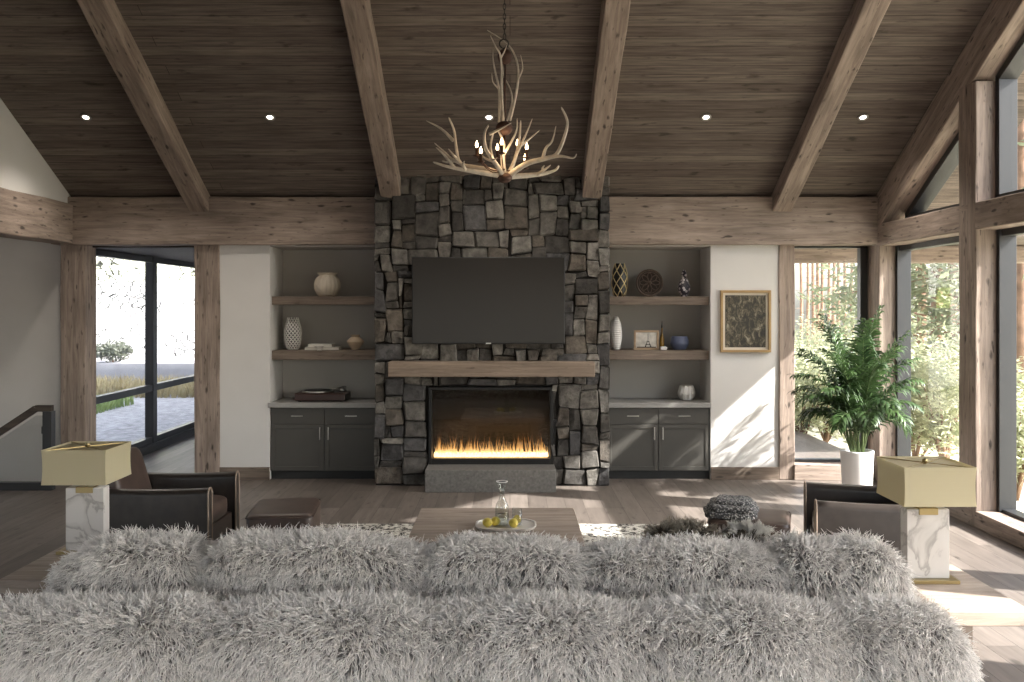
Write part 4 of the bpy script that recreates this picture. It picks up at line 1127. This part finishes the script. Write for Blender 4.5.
# two fur pillows on the seat
def pillow(px, top, w, mat, seed, lab, tufts=420, yc=5.13):
    X = wx(px, yc); h = (top-.42)/2
    t = thing('fur_pillow', lab, 'pillow', (X, yc, .42)); mb = MB(); mb.ellipsoid((0, 0, h), (w/2, .12, h), 32, 20, .75); o = mb.build('cover', plain('pillow_backing', (.1, .085, .07), 1), t, True)
    fur('fur', o, mb, mat, tufts, 14, .055, seed, lambda P, Nn, rng: np.zeros_like(P)+np.array([0, 0, .1]), rad=.0014, cull=lambda c_, n_: (n_[:, 2] > -.1).astype(float))
pillow(684, .85, .44, hairmat('brown_fur', (.12, .105, .086), (.36, .315, .255)), 51, 'dark brown fur pillow on the sofa')
pillow(746, .83, .36, hairmat('pied_fur', (.3, .3, .3), (.6, .58, .54), (.05, .045, .04), 7, (.36, .42)), 52, 'white and brown fur pillow on the sofa')

# ================================================================== PALM
pm = thing('potted_palm', 'green palm in a white pot in the window corner', 'plant', (wx(857, 10.25), 10.25, 0))
pr = wx(873, 10.25)-wx(857, 10.25)
MB().lathe([(pr*.86, 0), (pr*.88, .01), (pr, .47), (pr, .485), (pr*.9, .485), (pr*.88, .43)], 48).build('pot', plain('white_pot', (.78, .76, .74), .45), pm, True)
MB().lathe([(pr*.88, .42), (.01, .435)], 32, cap=False).build('soil', plain('potting_soil', (.03, .02, .014), .95, 0, .4, 30), pm)
PALM = leafmat('palm_leaf', (.02, .042, .016), (.07, .125, .042), .3, .38)
PSTEM = plain('palm_stem', (.10, .15, .05), .5)
def frond(az, th0, th1, length, nl=30, ll=.24, seed=0):
    rr = random.Random(seed); base = Vector((.06*math.cos(az+1), .06*math.sin(az+1), .43)); dirh = Vector((math.cos(az), math.sin(az), 0))
    pts = [base]
    for i in range(14):
        th = th0+th1*((i+.5)/14)**2.2
        pts.append(pts[-1]+(dirh*math.sin(th)+Vector((0, 0, math.cos(th))))*length/14)
    mb = MB(); mb.tube(pts, [.009*(1-.8*i/14) for i in range(15)], 6)
    stem_faces = len(mb.f)
    st = MB(); st.v, st.f = mb.v, mb.f
    lf = MB()
    for k in range(nl):
        u = .3+.7*k/(nl-1); i = min(13, int(u*14)); f = u*14-i; p = pts[i].lerp(pts[i+1], f); tg = (pts[i+1]-pts[i]).normalized()
        side = tg.cross(Vector((0, 0, 1)));
        if side.length < .1: side = dirh.cross(Vector((0, 0, 1)))
        side.normalize(); upv = side.cross(tg)
        l = ll*(.55+.75*math.sin(PI*min(1, (u-.3)/.7*.85+.12)))*rr.uniform(.88, 1.1)
        for s in (-1, 1):
            d = (side*s*.8+tg*(.55+.5*(u-.3))+upv*rr.uniform(.0, .45)+Vector((rr.gauss(0, .13), rr.gauss(0, .13), rr.gauss(0, .13)))).normalized(); w = .013
            wv = d.cross(upv).normalized()*w
            a = p; b = p+d*l*.4; c = b+(d+Vector((0, 0, -.6))).normalized()*l*.35; e = c+(d+Vector((0, 0, -1.7))).normalized()*l*.3
            lift = upv*.004
            lf.add([a-wv*.3, a+wv*.3, b-wv, b+lift, b+wv, c-wv*.75, c+lift, c+wv*.75, e], [(0, 3, 2), (0, 1, 3), (1, 4, 3), (2, 3, 6, 5), (3, 4, 7, 6), (5, 6, 8), (6, 7, 8)])
    o = st.build('frond', PSTEM, pm, True); lf.build('leaflets', PALM, o, True)
rr = random.Random(9)
for k in range(36):
    az = k*2.399963+rr.uniform(-.2, .2)
    u = k/35
    frond(az, .03+.30*u**1.2+rr.uniform(-.04, .04), .5+2.0*u+rr.uniform(-.1, .15), 1.56-.76*u+rr.uniform(-.08, .08), 34, .165+.04*rr.random(), 100+k)

# ================================================================== OUTDOORS
GRAV = plain('gravel_ground', (.34, .33, .345), .95, 0, .35, 9, .3)
EARTH = plain('forest_ground', (.46, .43, .34), .95, 0, .4, 1.2, .2)
mb = MB(); mb.box(-45, -3, 18.3, 60, -.6, -.12); mb.box(-45, -8.5, -20, 18.3, -.6, -.12); mb.box(-8.5, -5.2, 11.6, 18.3, -.6, -.12)
struct(mb.build('ground_courtyard', GRAV), 'grey gravel courtyard outside the hall window', 'ground')
# forest floor
mb = MB(); nx, ny = 40, 44; vs = []
for j in range(ny+1):
    for i in range(nx+1):
        x = 4.8+i*1.6; y = -14+j*2.2
        d = max(0, x-6); vs.append((x, y, -.35-.05*d+.25*math.sin(x*.7+y*.3)*math.sin(y*.5)*min(1, d/4)))
fs = [(j*(nx+1)+i, j*(nx+1)+i+1, (j+1)*(nx+1)+i+1, (j+1)*(nx+1)+i) for i in range(nx) for j in range(ny)]
mb.add(vs, fs); struct(mb.build('ground_forest', EARTH, smooth=True), 'pale forest ground outside the tall windows', 'ground')
MB2 = MB(); MB2.box(-3, 4.9, 12, 60, -.6, -.3); struct(MB2.build('ground_terrace', EARTH), 'pale ground outside the back wall', 'ground')
def gz(x, y):
    d = max(0, x-6); return -.35-.05*d+.25*math.sin(x*.7+y*.3)*math.sin(y*.5)*min(1, d/4)
# pale stone retaining wall across the courtyard
def limestone():
    m, nt, b = newmat('pale_limestone'); v = coords(nt, (1.2, 1.2, 2.6)); vo = N(nt, 'ShaderNodeTexVoronoi'); vo.feature = 'DISTANCE_TO_EDGE'; L(nt, v, vo.inputs['Vector']); vo.inputs['Scale'].default_value = 2.9; vo.inputs['Randomness'].default_value = .9
    n = N(nt, 'ShaderNodeTexNoise'); L(nt, coords(nt), n.inputs['Vector']); n.inputs['Scale'].default_value = .9
    ad = N(nt, 'ShaderNodeMath', operation='MULTIPLY_ADD'); L(nt, n.outputs[0], ad.inputs[0]); ad.inputs[1].default_value = -.14; ad.inputs[2].default_value = .098
    sb = N(nt, 'ShaderNodeMath', operation='SUBTRACT'); L(nt, vo.outputs['Distance'], sb.inputs[0]); L(nt, ad.outputs[0], sb.inputs[1])
    L(nt, ramp(nt, sb.outputs[0], [(.0, (.02, .02, .02)), (.035, (.78, .76, .73))]), b.inputs['Base Color']); b.inputs['Roughness'].default_value = .9
    return m
LIME = limestone()
WY = 26
mb = MB(); mb.box(-40, -4, WY, WY+.8, .5, 2.75)
struct(mb.build('wall_garden', LIME), 'lower pale stone garden wall outside the hall window', 'wall')
mb = MB(); mb.box(-40, -4, WY+3.2, WY+4, 2.4, 9); struct(mb.build('wall_garden', LIME), 'upper pale stone garden wall outside the hall window', 'wall')
mb = MB(); mb.box(-40, -4, WY+.5, WY+3.3, 2.0, 2.62); struct(mb.build('ground_terrace', plain('grass_terrace', (.35, .42, .12), .95, 0, .3, 5)), 'grass strip between the garden walls', 'ground')
mb = MB(); mb.box(-40, -4, WY-1.2, WY+.1, -.2, .56); struct(mb.build('wall_kerb', plain('grey_kerb', (.28, .28, .31), .9, 0, .1, 4)), 'low grey garden kerb under the stone wall', 'wall')
def grass_tufts(name, lab, x0, x1, y0, y1, n, h, mat, seed, base):
    rr = random.Random(seed); mb = MB()
    for k in range(n):
        x, y = rr.uniform(x0, x1), rr.uniform(y0, y1); a = rr.uniform(0, 6.28); l = h*rr.uniform(.5, 1.1); le = rr.uniform(.1, .5)*l; w = .012
        dx, dy = math.cos(a), math.sin(a)
        mb.add([(x-dy*w, y+dx*w, base), (x+dy*w, y-dx*w, base), (x+dx*le*.35+dy*w, y+dy*le*.35-dx*w, base+l*.6), (x+dx*le*.35-dy*w, y+dy*le*.35+dx*w, base+l*.6), (x+dx*le, y+dy*le, base+l)], [(0, 1, 2, 3), (3, 2, 4)])
    tag(mb.build(name, mat), lab, 'grass', None, 'stuff')
grass_tufts('ornamental_grass', 'straw-coloured ornamental grass below the stone wall', -13, -6.5, 22.4, 24.6, 4600, .44, leafmat('straw_grass', (.30, .24, .12), (.42, .36, .20), .3), 1, -.13)
grass_tufts('lawn_grass', 'bright green grass patch in the courtyard', -11, -8.3, 18.8, 21.0, 2600, .26, leafmat('green_grass', (.14, .22, .05), (.28, .36, .1), .3), 2, -.13)
# porch beam outside the corner
timber('porch_beam', (2.2, 14.0, 2.80), (9.2, 14.0, 2.80), .3, .24, label='timber beam of the porch outside the corner window', cat='beam')
mb = MB(); mb.box(2.2, 9.2, 12.1, 14.3, 2.93, 3.05); struct(mb.build('porch_roof', CEILW), 'board soffit of the porch outside the corner window', 'roof')

# unseen block added above the hall to shade the courtyard, gaps for sun patches
mb = MB(); mb.box(-5.3, -1.2, 11.95, 14.6, 2.96, 6.6); mb.box(-5.3, -1.2, 15.5, 17.9, 2.96, 6.6); mb.box(-5.3, -1.2, 18.3, 22.3, -.3, 6.6); mb.box(-5.3, -1.2, 14.6, 15.5, 2.96, 3.6)
struct(mb.build('wall_shade_block', WALLG), 'unseen grey block added over the hall to shade the courtyard', 'wall')
# trees
BARK = plain('pine_bark', (.20, .125, .085), .95, 0, .35, 6, .3)
NEED = leafmat('hazy_pine_needles', (.12, .145, .08), (.25, .27, .155), .4, .6)  # needle colours paled to put outdoor haze into them
LEAFL = leafmat('hazy_light_leaves', (.28, .31, .18), (.47, .48, .31), .45, .6)  # pale green leaves, paled further to stand in for haze
def leafcloud(mb, c, r, n, size, rr, flat=.7):
    for k in range(n):
        d = Vector((rr.gauss(0, 1), rr.gauss(0, 1), rr.gauss(0, 1)*flat)); d = d/max(.2, d.length)*rr.random()**.5
        p = Vector(c)+Vector((d.x*r, d.y*r, d.z*r*flat)); a = Vector((rr.uniform(-1, 1), rr.uniform(-1, 1), rr.uniform(-.6, .6))).normalized(); b = a.orthogonal().normalized(); s = size*rr.uniform(.6, 1.3)
        mb.add([p-a*s, p+b*s*.32, p+a*s, p-b*s*.32], [(0, 1, 2, 3)])
def pine(x, y, h, r, lab, seed, f0=.55, leaves=1400, dead=10, lean=0, lsize=.11, grp='pines outside the windows'):
    rr = random.Random(seed); z0 = gz(x, y)-.2
    t = thing('pine_tree', lab, 'tree', (x, y, z0), group=grp)
    tp = [(lean*u*u*h*.1+rr.uniform(-.03, .03), rr.uniform(-.03, .03), h*u) for u in [i/9 for i in range(10)]]
    MB().tube(tp, [r*(1-.8*i/9) for i in range(10)], 10).build('trunk', BARK, t, True)
    br = MB(); lf = MB(); nb = 26
    per = leaves//nb
    for k in range(nb):
        u = f0+(1-f0)*k/nb; a = rr.uniform(0, 6.28); l = (1-u)*h*.30+.55; p = Vector((lean*u*u*h*.1, 0, h*u)); e = p+Vector((math.cos(a)*l, math.sin(a)*l, rr.uniform(-.1, .35)*l))
        br.tube([p, p.lerp(e, .5)+Vector((0, 0, .08*l)), e], [r*.18, r*.12, r*.04], 5)
        for q in (.45, .7, .95): leafcloud(lf, p.lerp(e, q), .32*l*.75+.14, per//3, lsize, rr)
    for k in range(dead):
        u = rr.uniform(.12, f0); a = rr.uniform(0, 6.28); l = rr.uniform(.4, 1.3); p = Vector((lean*u*u*h*.1, 0, h*u)); e = p+Vector((math.cos(a)*l, math.sin(a)*l, rr.uniform(-.25, .1)*l))
        br.tube([p, e], [r*.12, .006], 4)
    br.build('branch_set', BARK, t, True); lf.build('foliage', NEED, t)
def at(px, Y): return wx(px, Y)
for i, (px, Y, h, r, f0) in enumerate(((801, 52, 17, .10, .6), (808, 60, 18, .12, .6), (818, 44, 16, .11, .62), (822, 48, 16, .10, .62), (829, 70, 19, .15, .58), (838, 46, 16, .10, .66),
                                       (845, 62, 18, .14, .55), (852, 50, 16, .10, .6), (834, 78, 20, .18, .5), (813, 74, 20, .16, .5))):
    pine(at(px, Y), Y, h, r, 'slim pine with reddish bare trunk seen through the window behind the palm', 200+i, f0, 900, 14)
for i, (px, Y, h, r, f0, lv) in enumerate(((921, 26, 11, .15, .18, 3600), (938, 21, 10, .16, .2, 3800), (952, 30, 12, .18, .15, 3400), (968, 24, 11, .15, .2, 3000), (1021, 17.5, 10, .17, .22, 4200), (1040, 19, 11, .18, .15, 3600), (985, 36, 13, .2, .15, 2600))):
    pine(at(px, Y), Y, h, r, 'bushy pine with low green branches seen through the tall window bays', 300+i, f0, lv, 8, lsize=.14)
def shrub(x, y, w, h, seed, lab, n=1500):
    rr = random.Random(seed); z0 = gz(x, y) if x > 5 else -.3
    t = thing('shrub', lab, 'shrub', (x, y, z0), group='shrubs outside the windows')
    st = MB(); lf = MB()
    for k in range(12):
        a = rr.uniform(0, 6.28); e = Vector((math.cos(a)*w*.45*rr.random(), math.sin(a)*w*.45*rr.random(), h*rr.uniform(.5, .95)))
        st.tube([(0, 0, 0), e*.5+Vector((0, 0, .1)), e], [.025, .015, .005], 5)
        leafcloud(lf, e, w*.26, n//12, .055, rr, .9)
        leafcloud(lf, e*.55, w*.22, n//20, .055, rr, .9)
    st.build('stem', BARK, t, True); lf.build('foliage', LEAFL, t)
for i, (px, Y, w, h) in enumerate(((800, 15.5, 1.6, 1.5), (813, 19, 2.2, 1.8), (826, 16.5, 1.8, 1.4), (842, 18, 2.0, 1.7), (855, 15.8, 1.7, 1.3), (838, 28, 2.6, 1.6), (806, 30, 3, 1.9))):
    shrub(at(px, Y), Y, w, h, 400+i, 'pale green leafy shrub seen low through the window behind the palm')
for i, (px, Y, w, h) in enumerate(((915, 14, 1.7, 1.7), (930, 17, 2.2, 1.9), (945, 13.6, 1.7, 1.5), (958, 18, 2.4, 2.0), (1017, 11.8, 1.2, 1.2), (1035, 14.5, 2.0, 1.5))):
    shrub(at(px, Y), Y, w, h, 430+i, 'pale green leafy shrub seen low through the tall window bays')
rr = random.Random(77); lf = MB(); t = thing('round_bush', 'dark round bush against the pale stone wall', 'shrub', (wx(113, 25.2), 25.2, .565))
leafcloud(lf, (0, 0, .30), .5, 1500, .06, rr, .6); lf.build('foliage', leafmat('dark_leaves', (.05, .06, .04), (.1, .11, .08)), t)
MB().tube([(0, 0, 0), (0, 0, .3)], .03, 6).build('stem', BARK, t)

# ================================================================== LIGHT
w = bpy.data.worlds.new('sky'); scn.world = w; w.use_nodes = True; nt = w.node_tree
bg = nt.nodes['Background']; sky = nt.nodes.new('ShaderNodeTexSky'); sky.sky_type = 'NISHITA'; sky.sun_disc = False
d = Vector((-1, .37, -.895))
sky.sun_elevation = math.radians(40); sky.sun_rotation = math.atan2(-d.x, -d.y); sky.air_density = 1; sky.dust_density = 3; sky.ozone_density = .6
mx = nt.nodes.new('ShaderNodeMix'); mx.data_type = 'RGBA'; mx.inputs[0].default_value = .55
L(nt, sky.outputs[0], mx.inputs[6])
hs = nt.nodes.new('ShaderNodeHueSaturation'); hs.inputs['Saturation'].default_value = .15; L(nt, sky.outputs[0], hs.inputs['Color']); L(nt, hs.outputs[0], mx.inputs[7])
L(nt, mx.outputs[2], bg.inputs[0]); bg.inputs[1].default_value = .85
sun = bpy.data.lights.new('sun', 'SUN'); sun.energy = 21; sun.angle = math.radians(1.0); sun.color = (1, .95, .89)
so = bpy.data.objects.new('sun', sun); COL.objects.link(so); so.rotation_euler = d.to_track_quat('-Z', 'Y').to_euler(); so.location = (20, -5, 20)

vs_ = scn.view_settings; vs_.view_transform = 'Standard'; vs_.look = 'None'; vs_.gamma = 1; vs_.use_curve_mapping = False; vs_.exposure = 0.13
cy = scn.cycles; cy.use_denoising = True; cy.max_bounces = 10; cy.diffuse_bounces = 6; cy.glossy_bounces = 4; cy.transmission_bounces = 4; cy.transparent_max_bounces = 16
cy.sample_clamp_indirect = 8; cy.caustics_reflective = False; cy.caustics_refractive = False
